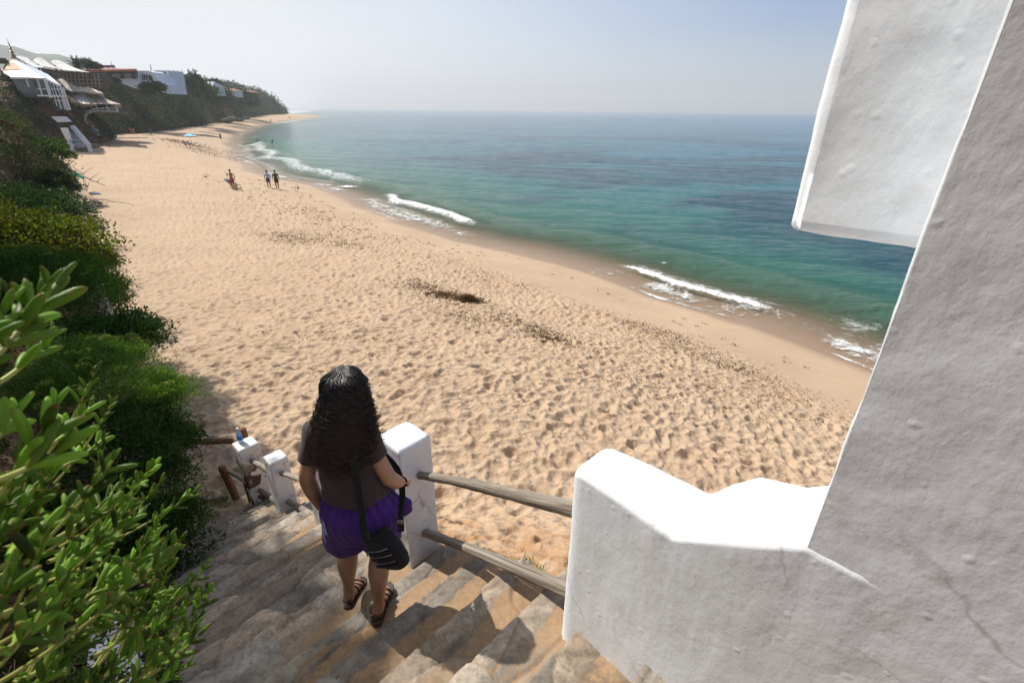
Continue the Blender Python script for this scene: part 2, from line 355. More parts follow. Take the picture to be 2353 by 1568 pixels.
def blend(b,voxel,smooth=6,fac=.5):
    """turn overlapping solids into one continuous skin"""
    me=npmesh('tmp',b.v,b.f); o=bpy.data.objects.new('tmp',me); COL.objects.link(o)
    r=o.modifiers.new('r','REMESH'); r.mode='VOXEL'; r.voxel_size=voxel; r.use_smooth_shade=True
    s=o.modifiers.new('s','SMOOTH'); s.iterations=smooth; s.factor=fac
    dg=bpy.context.evaluated_depsgraph_get(); m2=bpy.data.meshes.new_from_object(o.evaluated_get(dg))
    bpy.data.objects.remove(o); bpy.data.meshes.remove(me)
    m2.polygons.foreach_set('use_smooth',np.ones(len(m2.polygons),dtype=bool)); return m2
def grab(me):
    a=np.empty(len(me.vertices)*3,np.float32); me.vertices.foreach_get('co',a); return a.reshape(-1,3)
def grabn(me):
    a=np.empty(len(me.vertices)*3,np.float32); me.vertices.foreach_get('normal',a); return a.reshape(-1,3)
def setco(me,a): me.vertices.foreach_set('co',np.asarray(a,np.float32).ravel()); me.update()
def gridfaces(r,c):
    i=np.arange(r-1)[:,None]*c+np.arange(c-1)[None,:]; i=i.ravel()
    return np.stack([i,i+1,i+c+1,i+c],1)
# ------------------------------------------------------------------ leaves
def unit(a): return a/(np.linalg.norm(a,axis=1,keepdims=True)+1e-9)
def leaves(c,d,ln,wd,col,r=rng):
    """diamond leaf faces at c pointing along d"""
    n=len(c); d=unit(d); side=unit(np.cross(d,r.normal(size=(n,3)))); up=np.cross(side,d)
    ln=np.broadcast_to(ln,(n,))[:,None]; wd=np.broadcast_to(wd,(n,))[:,None]
    v=np.stack([c,c+d*ln*.5+side*wd*.5+up*ln*.06,c+d*ln,c+d*ln*.5-side*wd*.5+up*ln*.06],1).reshape(-1,3)
    return v,np.arange(4*n).reshape(-1,4),np.repeat(col,4,0)
class Leafy:
    def __init__(s): s.v=[];s.f=[];s.c=[];s.n=0
    def add(s,v,f,c): s.v.append(v);s.f.append(f+s.n);s.c.append(c);s.n+=len(v)
    def mk(s,name,mat,parent=None,world=True,smooth=False):
        return link(name,npmesh(name,np.vstack(s.v),np.vstack(s.f),mat,smooth,{'col':np.vstack(s.c)}),parent,world)
def bushpts(c,rad,n,r=rng,lump=.25,low=-.3,shell=.55):
    d=r.normal(size=(n,3)); d=unit(d); d[:,2]=np.where(d[:,2]<low,-d[:,2],d[:,2])
    k=shell+(1-shell)*r.random(n)**.6
    k*=1+lump*fbm(d[:,0]*2.2+c[0],d[:,1]*2.2+c[1],d[:,2]*2.2+c[2],3,5)*2
    return np.asarray(c)+d*k[:,None]*np.asarray(rad),d
def bush(L_,c,rad,n,ln,wd,col,var=.35,r=rng,up=.4,lump=.3,low=-.3,shell=.5):
    p,d=bushpts(c,rad,n,r,lump,low,shell)
    dr=d*.8+r.normal(size=d.shape)*.7+np.array([0,0,up])
    cc=np.asarray(col)[None,:]*(1+var*r.normal(size=(n,1)))*(1+.12*r.normal(size=(n,3))); cc=np.clip(cc,.004,1)
    L_.add(*leaves(p,dr,ln*(.6+.8*r.random(n)),wd*(.6+.8*r.random(n)),cc,r))

def railmat():
    m,n,b=newmat('weathered_rail'); a=N(n,'Attribute',attribute_name='gr'); v=a.outputs['Vector']; f=noise(n,v,2.0,8,.7,1.0); f2=noise(n,v,.6,4)
    c=ramp(n,f,[(.34,(.07,.055,.045)),(.50,(.30,.26,.21)),(.68,(.52,.47,.39))]); n.links.new(mixc(n,ramp(n,f2,[(.4,0.0),(.7,.5)]),c,(.20,.16,.12)),b.inputs['Base Color']); b.inputs['Roughness'].default_value=.88; b.inputs['Specular IOR Level'].default_value=.2
    bump(n,b,f,.8,.010); return m
MAT['rail']=railmat()
# ------------------------------------------------------------------ shoreline and land height
def catmull(pts,step):
    P=[np.array(p,float) for p in pts]; o=[]
    for i in range(len(P)-1):
        a,b,c,d=P[max(i-1,0)],P[i],P[i+1],P[min(i+2,len(P)-1)]
        L_=np.linalg.norm(c-b); k=max(1,int(L_/max(step,.02*np.linalg.norm(b[:2])*step)))
        for j in range(k):
            t=j/k; o.append(.5*((2*b)+(-a+c)*t+(2*a-5*b+4*c-d)*t*t+(-a+3*b-3*c+d)*t**3))
    o.append(P[-1]); return np.array(o)
SHORE=catmull([(60,-60),(30,-5),(22,5),(17,12),(13.5,16.1),(11.2,20),(9,22.1),(7.2,23.5),(5.1,27),(.6,32.2),(-3.7,34.8),(-8.6,40.4),(-13.2,46.9),(-19.1,54.9),(-27.7,65.6),(-36.4,73.3),(-48,89.2),(-60.9,111.4),(-86.1,158.1),(-112.3,219.4),(-139.9,293.3),(-159.4,359.8),(-187,466.2),(-203.6,566.3),(-222,605),(-262,645),(-340,800),(-900,2500)],3.0)
wig=fbm(SHORE[:,0]*.16,SHORE[:,1]*.16,0,3,3); tt=np.gradient(SHORE,axis=0); tt/=np.linalg.norm(tt,axis=1,keepdims=True)
SHORE[:,0]+=tt[:,1]*wig*1.1*np.clip(np.hypot(SHORE[:,0],SHORE[:,1])/40,.3,1.5); SHORE[:,1]-=tt[:,0]*wig*1.1
SARC=np.concatenate([[0],np.cumsum(np.linalg.norm(np.diff(SHORE,axis=0),axis=1))])
def shore(x,y):
    """signed distance: positive out to sea, and arc position along the shore"""
    x=np.asarray(x,np.float32);y=np.asarray(y,np.float32); best=np.full(x.shape,1e12,np.float32); sg=np.zeros(x.shape,np.float32); arc=np.zeros(x.shape,np.float32)
    for i in range(len(SHORE)-1):
        ax,ay=SHORE[i]; bx,by=SHORE[i+1]; dx,dy=bx-ax,by-ay; L2=dx*dx+dy*dy
        t=np.clip(((x-ax)*dx+(y-ay)*dy)/L2,0,1); ex=x-ax-t*dx; ey=y-ay-t*dy; q=ex*ex+ey*ey; m=q<best
        best=np.where(m,q,best); arc=np.where(m,SARC[i]+t*math.sqrt(L2),arc)
    ring=[tuple(p) for p in SHORE]+[(-9000,2500),(-9000,-3000),(60,-3000)]; inside=np.zeros(x.shape,bool)
    for i in range(len(ring)):
        (ax,ay),(bx,by)=ring[i],ring[(i+1)%len(ring)]
        if ay==by: continue
        inside^=((ay>y)!=(by>y))&(x<(bx-ax)*(y-ay)/(by-ay)+ax)
    return np.sqrt(best)*np.where(inside,-1,1),arc
STX,STY=sd(.6,6.1)[:2]
def stairz(D): return 6.2-.567*(D-1.75)
def landz(x,y,s=None):
    x=np.asarray(x,float);y=np.asarray(y,float)
    if s is None: s,_=shore(x,y)
    w=np.maximum(-s,0)
    z=2.55*(1-np.exp(-w/9.5))+.10*np.exp(-((w-6.5)/1.6)**2)+.5*sstep(18,60,w)
    r=np.hypot(x-STX,y-STY); z=z+1.55*np.exp(-(r/11.0)**2)*sstep(2,12,w)
    z=z+.10*fbm(x*.16,y*.16,0,3,9)*sstep(4,10,w)*np.clip(2-r*.0,0,1)
    z=np.where(s>0,-.055*s-.004*s*np.clip(s,0,12),z); z=np.maximum(z,-5)
    S=x*Sx+y*Sy; D=-x*Sy+y*Sx
    bz=stairz(D)-.20-.62*np.maximum(0,S-1.55)-.03*np.maximum(0,D-5)
    bz=np.where((S<1.5)&(D<6.6),bz-.35*sstep(1.5,1.40,S),bz); bz=np.where(D>6.3,-9,bz); bz=np.where(s>0,-9,bz)
    k=.25; h=np.clip(.5+.5*(z-bz)/k,0,1); return bz*(1-h)+z*h+k*h*(1-h)
def dents(x,y,cell,seed,a,b,A,rim=.4):
    gx=np.floor(x/cell);gy=np.floor(y/cell);h=np.zeros(x.shape)
    for i in (-1,0,1):
        for j in (-1,0,1):
            cx=gx+i;cy=gy+j; u=_h(cx,cy,0*cx,seed);v=_h(cx,cy,0*cx,seed+1);an=_h(cx,cy,0*cx,seed+2)*3.14;k=_h(cx,cy,0*cx,seed+3)
            dx=x-(cx+u)*cell;dy=y-(cy+v)*cell;ca=np.cos(an);sa=np.sin(an)
            q=((dx*ca+dy*sa)/(a*(.7+.6*k)))**2+((-dx*sa+dy*ca)/(b*(.7+.6*k)))**2; rq=np.sqrt(q)
            h+=A*(.4+k)*(-np.exp(-q*1.3)+rim*np.exp(-(rq-1.45)**2*5))
    return h
def px2(px,py,z=2.0): p=atz(px,py,z); return (p.x,p.y)
DEB=[(1010,690,2.3,1.0,.8),(1075,700,1.3,.8,.45),(975,660,1.3,.7,.6),(1060,760,1.6,.9,.6),(1190,760,2.0,.7,.9),(1255,800,1.1,.9,.8),(1500,735,2.2,.7,.7),(1620,790,2.4,.8,.7),(1700,830,2.0,.8,.5),(655,535,3.2,1.6,1.0),(790,550,3,1.2,.7),(820,515,6,1.6,.45),(1150,620,5,1.0,.4),(420,323,16,3,.8),(460,335,10,3,.5),(1480,930,2.0,1.5,.45),(1800,900,2.0,1.2,.5),(1560,900,2.5,1.5,.4),(700,470,6,2.5,.5)]
DEBW=[(*px2(a,b),c,d,e) for a,b,c,d,e in DEB]
def debris_dent_shade(x,y,s):
    m=np.zeros(np.shape(x))
    for cx,cy,a,b,k in DEBW:
        an=math.radians(-52); dx=x-cx;dy=y-cy; u=dx*math.sin(an)+dy*math.cos(an); v=-dx*math.cos(an)+dy*math.sin(an)
        m=np.maximum(m,k*np.exp(-(u/a)**2-(v/b)**2))
    w=-s; m=np.maximum(m,(.55*np.exp(-((w-7.5)/2.2)**2)+.30*np.exp(-((w-14)/7)**2))*np.clip(.55+.9*fbm(x*.22,y*.22,0,3,31),0,1))  # tide line litter; the broad term also paints dark specks for shaded far dents
    m=np.maximum(m,.30*np.exp(-((w-4.5)/1.2)**2)*np.clip(.3+fbm(x*.5,y*.5,0,3,37),0,1)); return np.clip(m,0,1)
def polar(az0,az1,daz,radii):
    az=np.arange(az0,az1,daz); A,RR=np.meshgrid(az,radii); return RR*np.sin(A),RR*np.cos(A),len(radii),len(az)
def radii_(r0,r1,h,dth,mn,mxk=.02):
    r=[r0]
    while r[-1]<r1: r.append(r[-1]+min(max(mn,r[-1]**2/h*dth),max(r[-1]*mxk,mn)))
    return np.array(r)
# fine sheet where the beach is seen closely
X,Y,nr,nc=polar(R(-52),R(52),.0019,radii_(1.6,760,5.6,.0015,.022,.03)); x=X.ravel();y=Y.ravel()
s_,arc_=shore(x,y); w_=-s_; z=landz(x,y,s_)
S_=x*Sx+y*Sy; D_=-x*Sy+y*Sx
dryk=sstep(5.2,8.5,w_+.9*fbm(x*.35,y*.35,0,2,41)); rr=np.hypot(x,y)
bank=np.clip(sstep(4.2,1.9,S_)*sstep(7.0,3.5,D_)*sstep(1.0,1.5,S_),0,1)
h=dents(x,y,.34,11,.15,.085,.046)+dents(x,y,.55,21,.20,.11,.042)+.045*fbm(x*1.1,y*1.1,0,3,51)+.016*fbm(x*7,y*7,0,2,57)
h2=dents(x,y,.17,61,.07,.05,.016)
z=z+dryk*(h*sstep(0,2,rr)+h2*.9)+bank*.03*fbm(x*9,y*9,0,3,71)+(1-dryk)*.004*fbm(x*3,y*3,0,2,5)
db=debris_dent_shade(x,y,s_); z=z+db*dryk*.03*fbm(x*6,y*6,0,3,77)
wet=sstep(1.5,.1,w_+.8*fbm(x*.3,y*.3,0,2,81))
beach=link('beach',npmesh('beach',np.stack([x,y,z],1),gridfaces(nr,nc),'sand',True,{'wet':wet,'debris_dent_shade':db*dryk,'bank':bank,'rough':dryk}))
setk(beach,'sandy beach full of footprints',kind='structure')
# the land going on outside the closely seen part
X,Y,nr,nc=polar(R(52),R(308),.03,radii_(1.0,2600,5.6,.02,.5,.12)); x=X.ravel();y=Y.ravel(); s_,_=shore(x,y); z=np.minimum(landz(x,y,s_),5)-.02
o=link('ground',npmesh('ground',np.stack([x,y,z],1),gridfaces(nr,nc),'sand',True,{'wet':0*x,'debris_dent_shade':0*x,'bank':0*x,'rough':0*x+1})); setk(o,'sandy ground around the beach',kind='structure')
print('beach',len(beach.data.vertices))
# ------------------------------------------------------------------ sea
X,Y,nr,nc=polar(R(-60),R(100),.0026,radii_(13,7000,8.8,.0012,.05,.06)); x=X.ravel();y=Y.ravel(); s_,arc_=shore(x,y)
def sarc(px,py):
    a,b=px2(px,py,0); return float(shore(np.array([a]),np.array([b]))[1][0])
def band(px0,px1,soft=3):
    a,b=sarc(*px0),sarc(*px1); a,b=min(a,b),max(a,b); return sstep(a-soft,a+soft,arc_)*sstep(b+soft,b-soft,arc_)
foam=np.zeros(x.shape); nz=fbm(x*.25,y*.25,0,3,91); nz2=fbm(arc_*.12,arc_*0,0,3,95)
foam=np.maximum(foam,.90*np.exp(-((s_-.18)/.15)**2)*np.clip(.42+1.5*nz,0,1))                       # swash edge
b1=band((820,455),(1075,520),2); b2=band((1385,625),(1780,715),1.5); b3=band((520,330),(760,430),5); b4=band((600,285),(700,272),20)
def ridge(c,wd): return np.exp(-((s_-c)/wd)**2)
cw=4.6+.9*nz2; cs=2.4+.5*nz2
foam=np.maximum(foam,b1*(.92*ridge(cw,.55)+.62*np.exp(-((s_-2.2)/1.6)**2)))
foam=np.maximum(foam,b2*(.80*ridge(cs,.28)+.62*np.exp(-((s_-cs-.8)/.8)**2)))
foam=np.maximum(foam,b3*(.62*ridge(7+2*nz2,2.0)+.50*ridge(3,1.3)))
foam=np.maximum(foam,.6*b4*ridge(6,5)); foam=np.maximum(foam,band((1900,800),(2010,860),2)*.62*np.exp(-((s_-2.3)/1.5)**2))
foam=np.maximum(foam,.66*np.exp(-((s_-1.5)/1.3)**2)*np.clip(nz*1.6+.62,0,1))
for (qx,qy,L_,k) in ((800,428,1.6,.95),(1975,748,1.5,.6),(1525,603,.25,.9),(1240,560,.4,.7)):
    a,b=px2(qx,qy,0); foam=np.maximum(foam,k*np.exp(-(((x-a)/L_)**2+((y-b)/(L_*.7))**2)))
for (qx,qy,L_) in ((990,262.6,14),(1235,266,7),(1340,270.5,6),(1610,278.5,9),(1730,281,6),(1420,273.5,5)):
    a,b=px2(qx,qy,0); foam=np.maximum(foam,.95*np.exp(-((x-a)/L_)**2-((y-b)/(L_*.45))**2))
z=.015+.34*b1*ridge(cw+.35,.8)+.22*b2*ridge(cs+.2,.5)+.25*b3*ridge(7.5+2*nz2,1.6)+.16*np.exp(-((s_-8-1.5*nz2)/1.5)**2)
amp=sstep(0,10,s_)*sstep(500,100,np.hypot(x,y)); z=z+amp*(.05*fbm(x*.25,y*.6,0,4,101)+.035*np.sin(x*.35+y*.9+2*nz))
z=z-.004*np.minimum(s_,0)*0; z=np.where(s_<-.4,-.3,z)
o=link('sea',npmesh('sea',np.stack([x,y,z],1),gridfaces(nr,nc),'sea',True,{'sdist':np.maximum(s_,0),'foam':np.clip(foam,0,1.2)})); setk(o,'blue green sea with small waves',kind='structure')
print('sea',len(o.data.vertices))
# low dark rocks of the reef awash offshore
rk=empty('reef_rock',atz(1420,273.5,.1),'long low dark rock awash far out in the sea','rock')
b=B(); c=atz(1420,273.5,0)
for i in range(7): b.ball((c.x-9+i*3+random.uniform(-1,1),c.y+random.uniform(-2,2),0),(random.uniform(1.2,2.6),1.0,random.uniform(.2,.5)),8,6)
b.mk('rock','soil',rk,smooth=True)
rk=empty('reef_rock',atz(1525,276.5,.1),'small dark rock awash nearer the white wall, far out in the sea','rock')
b=B(); c=atz(1528,276.5,0)
for i in range(5): b.ball((c.x-5+i*2.6+random.uniform(-1,1),c.y+random.uniform(-2,2),0),(random.uniform(1.,1.8),.9,random.uniform(.2,.6)),8,6)
b.mk('rock','soil',rk,smooth=True)
# ------------------------------------------------------------------ cliff and hillside (a loft along its foot)
TOE=catmull([(6,-8,8,1),(2.03,-2.22,7.6,1),(-.30,-.30,6.9,1.1),(-1.95,1.5,5.7,1.5),(-3.35,3.0,4.8,2.0),(-4.3,4.2,4.0,2.6),(-6.5,6.2,3.6,3.4),(-8.0,8.0,3.4,4),(-9.4,9.9,3.3,4.5),(-12,12.4,3.2,5),(-14.2,15.1,3.2,5.5),(-17.4,18.1,3.1,5.5),(-21.3,21.7,3,6),(-26.8,27.3,3,8),(-30.0,32.2,3,10),(-36,39.6,3,9.5),(-43,46.5,2.9,8.5),(-53.5,55.8,2.9,8),(-66.5,69.0,2.8,6.8),(-74,77,2.8,6.5),(-76,89,2.8,7.5),(-80,103,2.8,9.5),(-99,128,2.9,9.5),(-102,145,2.9,9.5),(-115,181,2.9,11),(-138,242,2.9,14),(-182,362,2.8,17),(-225,480,2.8,17),(-247,560,2.6,14),(-262,590,2.5,10),(-300,650,2.5,12),(-420,900,2.5,18)],1.0)
tg=np.gradient(TOE[:,:2],axis=0); 
for _ in range(14): tg[1:-1]=(tg[:-2]+tg[1:-1]*2+tg[2:])/4
tg/=np.linalg.norm(tg,axis=1,keepdims=True); inn=np.stack([-tg[:,1],tg[:,0]],1)
TR=np.hypot(TOE[:,0],TOE[:,1]); NU=len(TOE)
vv=np.concatenate([[-.02],np.linspace(0,1,34)**1.35,1+np.array([.06,.14,.3,.6,1.2,2.5,5,9])]) 
Lw=np.interp(TOE[:,3],[1,5,12,17],[2.2,6.5,12.5,17])
V=vv[None,:]*Lw[:,None]; PX=TOE[:,0:1]+inn[:,0:1]*V; PY=TOE[:,1:2]+inn[:,1:2]*V
prof=1-(1-np.clip(vv,0,1))**1.75; nw_=sstep(4.5,7.5,TR)[:,None]; nearp=(np.clip(V,0,1.7)*1.0+np.clip(V-1.7,0,2.6)*5.0)*nw_+(np.clip(V,0,2.5)*.3+np.clip(V-2.5,0,2.4)*2.0)*(1-nw_); nk=sstep(33,22,TR)[:,None]  # near the stairs the unseen bank is raised to block light from the left
PZ=TOE[:,2:3]+(TOE[:,3:4])*prof[None,:]*(1-nk)+nearp*nk-.3*(vv[None,:]<0)+.03*np.maximum(V-Lw[:,None],0)
am=np.clip(TR/60,.12,1)[:,None]; nf=fbm(PX*.16,PY*.16,PZ*.16,4,111)+.5*fbm(PX*.05,PY*.05,PZ*.05,2,113)
lift=sstep(0,.25,vv)[None,:]; PX=PX-inn[:,0:1]*nf*1.7*am*(lift+.3); PY=PY-inn[:,1:2]*nf*1.7*am*(lift+.3); PZ=PZ+fbm(PX*.2+9,PY*.2,0,3,115)*1.0*am*lift
# the overhanging nose of the first headland
an=np.exp(-(((TOE[:,0]+32)/6)**2+((TOE[:,1]-35)/7)**2))[:,None]; ov=an*np.exp(-((vv-.20)/.16)**2)[None,:]*1.9
PX=PX-inn[:,0:1]*ov; PY=PY-inn[:,1:2]*ov
G=np.stack([PX,PY,PZ],2); nV=len(vv)
o=link('hillside',npmesh('hillside',G.reshape(-1,3),gridfaces(NU,nV),'soil')); setk(o,'steep sandy cliff and hillside under the scrub',kind='structure')
print('toe',NU)
gu=np.gradient(G,axis=0); gv=np.gradient(G,axis=1); GN=np.cross(gu,gv); GN/=np.linalg.norm(GN,axis=2,keepdims=True)+1e-9
if GN[NU//2,10,2]<0: GN=-GN
def hill(u,v):
    """point and normal at fractional toe index u and inland fraction v (0..1)"""
    j=np.interp(v,vv,np.arange(nV)); i0=np.clip(np.floor(u).astype(int),0,NU-2);j0=np.clip(np.floor(j).astype(int),0,nV-2);a=(u-i0)[:,None];b=(j-j0)[:,None]
    f=lambda A:(A[i0,j0]*(1-a)*(1-b)+A[i0+1,j0]*a*(1-b)+A[i0,j0+1]*(1-a)*b+A[i0+1,j0+1]*a*b)
    return f(G),unit(f(GN))
def u_at(r): return float(np.interp(r,TR[np.argmin(TR):],np.arange(np.argmin(TR),NU)))
# distant hill behind the houses
sk=[(-300,60),(-150,80),(-60,92),(0,101.6),(36,108),(83,118),(133,128),(177,140),(236,147),(263,155),(277,161),(300,180),(340,215),(380,240)]
rows=[]
for k,t in enumerate(np.linspace(0,1,9)):
    row=[]
    for px,py in sk:
        p=aty(px,py+4*math.sin(px*.09),1050); base=Vector((p.x*(1-.25*(1-t)**1),p.y*(1-.25*(1-t)),0)); hh=(p.z-5)*(t**.75)
        row.append((base.x,base.y,5+hh+10*float(vn(np.array([px*.05]),np.array([t*4]),np.array([0.]),3)[0])*t*(1-t)))
    rows.append(row)
rows.append([(p[0]*1.3,p[1]*1.3,0) for p in rows[-1]])
A_=np.array(rows)
from_=np.linspace(0,len(sk)-1,200); A2=np.stack([[np.interp(from_,np.arange(len(sk)),A_[i,:,k]) for k in range(3)] for i in range(len(rows))]).transpose(0,2,1)
A2[:-1,:,2]+=(3.0*fbm(A2[:-1,:,0]*.02,A2[:-1,:,1]*.02,0,4,121))*np.linspace(0,1,len(rows)-1)[:,None]
o=link('distant_hill',npmesh('distant_hill',A2.reshape(-1,3),gridfaces(len(rows),200),'far_hill')); setk(o,'scrub covered hill in the haze behind the houses',kind='structure')
# ------------------------------------------------------------------ stone stairs
ND=[(1.60+.303*k,6.2-.17*(k-1)) for k in range(-6,1)]+[(1.91,6.20),(2.30,6.03),(2.60,5.86),(2.88,5.69),(3.17,5.52),(3.53,5.35),(3.90,5.18),(4.2,5.01),(4.45,4.84),(4.70,4.67),(5.0,4.50),(5.3,4.33),(5.62,4.16),(5.98,3.99)]
ND=[(d,z) for d,z in ND]              # (D of the nosing, height of the tread that ends there)
st=empty('stone_stairs',sd(.6,2.0,6.1),'worn stone steps dusted with sand going down to the beach','stairs')
def slab(x,y,seed):
    """irregular flagstones: cell id colour and distance to the joint"""
    q=np.stack([x/.40,y/.30],1)+.34*np.stack([fbm(x*3,y*3,0,2,seed),fbm(x*3+7,y*3,0,2,seed)],1); g=np.floor(q); d1=np.full(len(x),9.);d2=np.full(len(x),9.);cid=np.zeros(len(x))
    for i in (-1,0,1):
        for j in (-1,0,1):
            c=g+[i,j]; jx=_h(c[:,0],c[:,1],0*c[:,0],seed);jy=_h(c[:,0],c[:,1],0*c[:,0],seed+1); dd=np.hypot(q[:,0]-c[:,0]-jx,q[:,1]-c[:,1]-jy)
            idd=_h(c[:,0],c[:,1],0*c[:,0],seed+2); m=dd<d1; d2=np.where(m,d1,np.minimum(d2,dd)); cid=np.where(m,idd,cid); d1=np.where(m,dd,d1)
    return cid,d2-d1
for i,(dn,zt) in enumerate(ND):
    dprev=ND[i-1][0] if i else dn-.303
    s0,s1=-.35,1.46
    if dn>3.3: s0=-.5
    a=np.arange(s0,s1+.001,.011); b_=np.concatenate([np.linspace(dprev-.05,dn,34)]); DD,SS=np.meshgrid(b_,a,indexing='ij')
    t=(DD-dprev)/(dn-dprev)
    cell_=np.floor((SS+.12*i*1.7)/.27+.25*fbm(SS*2,SS*0+i,0,2,129)); edge=.022*(_h(cell_,cell_*0+i,cell_*0,7)-.5)+.006*fbm(SS*5,SS*0+i*3.3,0,3,131)+.004*fbm(SS*22,SS*0+i,0,2,132); DD=DD+edge*np.clip(t,0,1)
    re=.05*fbm(DD*5,DD*0+i*7.7,0,2,133)+.03*_h(np.array([i]),np.array([0]),np.array([0]),5)[0]; SS2=SS+np.where(SS>1.3,(SS-1.3)/.16*re,0)
    fx,fy=SS2.ravel(),DD.ravel(); cid,jd=slab(fx,fy*1.15+i*1.7,200+i); jd=jd*sstep(0,1,1)
    top=zt+.014*(cid-.5)+.003*fbm(fx*9,fy*9,0,3,141+i)-.012*(1-sstep(0,.07,jd))-.004*np.clip((t.ravel()-.97)/.03,0,1)**2
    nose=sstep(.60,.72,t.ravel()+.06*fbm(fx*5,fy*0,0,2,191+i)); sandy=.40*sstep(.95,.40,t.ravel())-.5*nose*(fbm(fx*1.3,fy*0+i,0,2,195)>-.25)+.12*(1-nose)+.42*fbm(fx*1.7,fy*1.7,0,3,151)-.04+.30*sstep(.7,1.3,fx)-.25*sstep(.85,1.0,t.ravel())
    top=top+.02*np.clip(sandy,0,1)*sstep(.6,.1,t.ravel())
    P=np.stack([fx*Sx-fy*Sy,fx*Sy+fy*Sx,top],1); nr_,nc_=DD.shape
    # riser and side skirt rows
    last=P[-nc_:]; rv=[]
    for q,zz in enumerate((.0,.05,.12,.20)): rv.append(np.stack([last[:,0]-.004*q*-Sy,last[:,1]-.004*q*Sx,last[:,2]-zz],1))
    P=np.vstack([P]+rv); nr2=nr_+4; F=gridfaces(nr2,nc_); F=F[(F[:,0]//nc_)!=(nr_-1)]
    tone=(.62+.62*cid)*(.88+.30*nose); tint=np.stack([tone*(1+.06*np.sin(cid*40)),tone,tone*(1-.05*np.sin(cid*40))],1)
    ex=lambda A_:np.concatenate([A_]+[A_[-nc_:]]*4)
    js=(1-sstep(.0,.10,jd))*np.clip(.75+.9*fbm(fx*2.3,fy*2.3,0,2,171),0,1); 
    # closing sides: right and left edges down
    right=np.arange(nr2)*nc_+nc_-1; n0=len(P); P=np.vstack([P,P[right]-[0,0,.35]]); sk_=np.stack([right[:-1],np.arange(n0,n0+nr2-1),np.arange(n0+1,n0+nr2),right[1:]],1)
    F=np.vstack([F,sk_]); pad=lambda A_:np.concatenate([ex(A_),ex(A_)[right]])
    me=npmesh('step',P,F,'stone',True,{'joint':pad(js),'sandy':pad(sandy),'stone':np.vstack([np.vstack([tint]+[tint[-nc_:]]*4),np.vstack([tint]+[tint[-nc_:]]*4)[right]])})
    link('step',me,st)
# ------------------------------------------------------------------ white walls
def plasterblock(fS,fD,fZ,nu,nw,seed,amp=.006,mat='plaster',name='wall',parent=None,cap=True):
    """closed skin over a parametric loft; fS/fD/fZ give S,D,Z of (u,w)"""
    U,W=np.meshgrid(np.linspace(0,1,nu),np.linspace(0,1,nw,endpoint=False),indexing='ij')
    S,D,Z=fS(U,W),fD(U,W),fZ(U,W); X_=S*Sx-D*Sy;Y_=S*Sy+D*Sx; P=np.stack([X_,Y_,Z],2)
    a=np.gradient(P,axis=0); b=np.roll(P,-1,1)-np.roll(P,1,1); n=np.cross(a,b); n/=np.linalg.norm(n,axis=2,keepdims=True)+1e-9
    dsp=amp*(fbm(X_*5,Y_*5,Z*5,4,seed)+.6*fbm(X_*18,Y_*18,Z*18,3,seed+3)); P=P+n*dsp[...,None]
    i=np.arange(nu-1)[:,None]*nw; j=np.arange(nw)[None,:]; j2=(j+1)%nw
    F=np.stack([(i+j).ravel(),(i+j2).ravel(),(i+nw+j2).ravel(),(i+nw+j).ravel()],1)
    V_=P.reshape(-1,3)
    faces=[tuple(q) for q in F.tolist()]
    if cap:
        V_=np.vstack([V_,V_[:nw].mean(0),V_[(nu-1)*nw:nu*nw].mean(0)]); c0=nu*nw; faces+=[(c0,(q+1)%nw,q) for q in range(nw)]+[(c0+1,(nu-1)*nw+q,(nu-1)*nw+(q+1)%nw) for q in range(nw)]
    o=link(name,npmesh(name,V_,faces,mat),parent); bm=bmesh.new(); bm.from_mesh(o.data); bmesh.ops.recalc_face_normals(bm,faces=bm.faces); bm.to_mesh(o.data); bm.free(); return o
def rrect(W,a0,a1,b0,b1,r):
    """rounded rectangle in the plane (a,b); W in 0..1 around"""
    w=W*8; k=np.floor(w).astype(int)%8; f=w-np.floor(w)
    def lerp(p,q): return p+(q-p)*f
    an=f*math.pi/2
    A_=np.select([k==0,k==1,k==2,k==3,k==4,k==5,k==6,k==7],[lerp(a0+r,a1-r),a1-r+r*np.sin(an),a1+0*f,a1-r+r*np.cos(an),lerp(a1-r,a0+r),a0+r-r*np.sin(an),a0+0*f,a0+r-r*np.cos(an)])
    B_=np.select([k==0,k==1,k==2,k==3,k==4,k==5,k==6,k==7],[b0+0*f,b0+r-r*np.cos(an),lerp(b0+r,b1-r),b1-r+r*np.sin(an),b1+0*f,b1-r+r*np.cos(an),lerp(b1-r,b0+r),b0+r-r*np.sin(an)])
    return A_,B_
lw=empty('parapet_wall',sd(1.25,.45,6.5),'low rounded white plastered wall beside the top of the stairs','wall')
def DU(U): return np.where(U<.8,.79-.80*U/.8,-.01-(U-.8)/.2*.3)
def lwS(U,W):
    D=DU(U); rnd=np.sqrt(np.clip(1-((.06-np.clip(.79-D,0,.06))/.06)**2,0,1)); s0=1.085+.12*np.clip(D-.15,0,1)**1.6+.008*sstep(.0,-.28,D)
    s1=np.interp(D,[-.1,.02,.07,.13,.20,.265,.32,.36,.8],[1.50,1.43,1.38,1.37,1.41,1.45,1.41,1.355,1.345]); r=.034; m=(s0+s1)/2; k=.70+.30*rnd
    return m+(rrect(W,0*D+s0,s1,0*D,1+0*D,r)[0]-m)*k
def lwZ(U,W):
    D=DU(U); rnd=np.sqrt(np.clip(1-((.06-np.clip(.79-D,0,.06))/.06)**2,0,1)); t=np.interp(D,[-.1,.07,.2,.38,.6,.8],[7.89,7.885,7.795,7.67,7.67,7.655])-.05*(1-rnd); b0=6.0+0*D
    zz=rrect(W,0*D,1+0*D,b0,t,.034)[1]; return zz
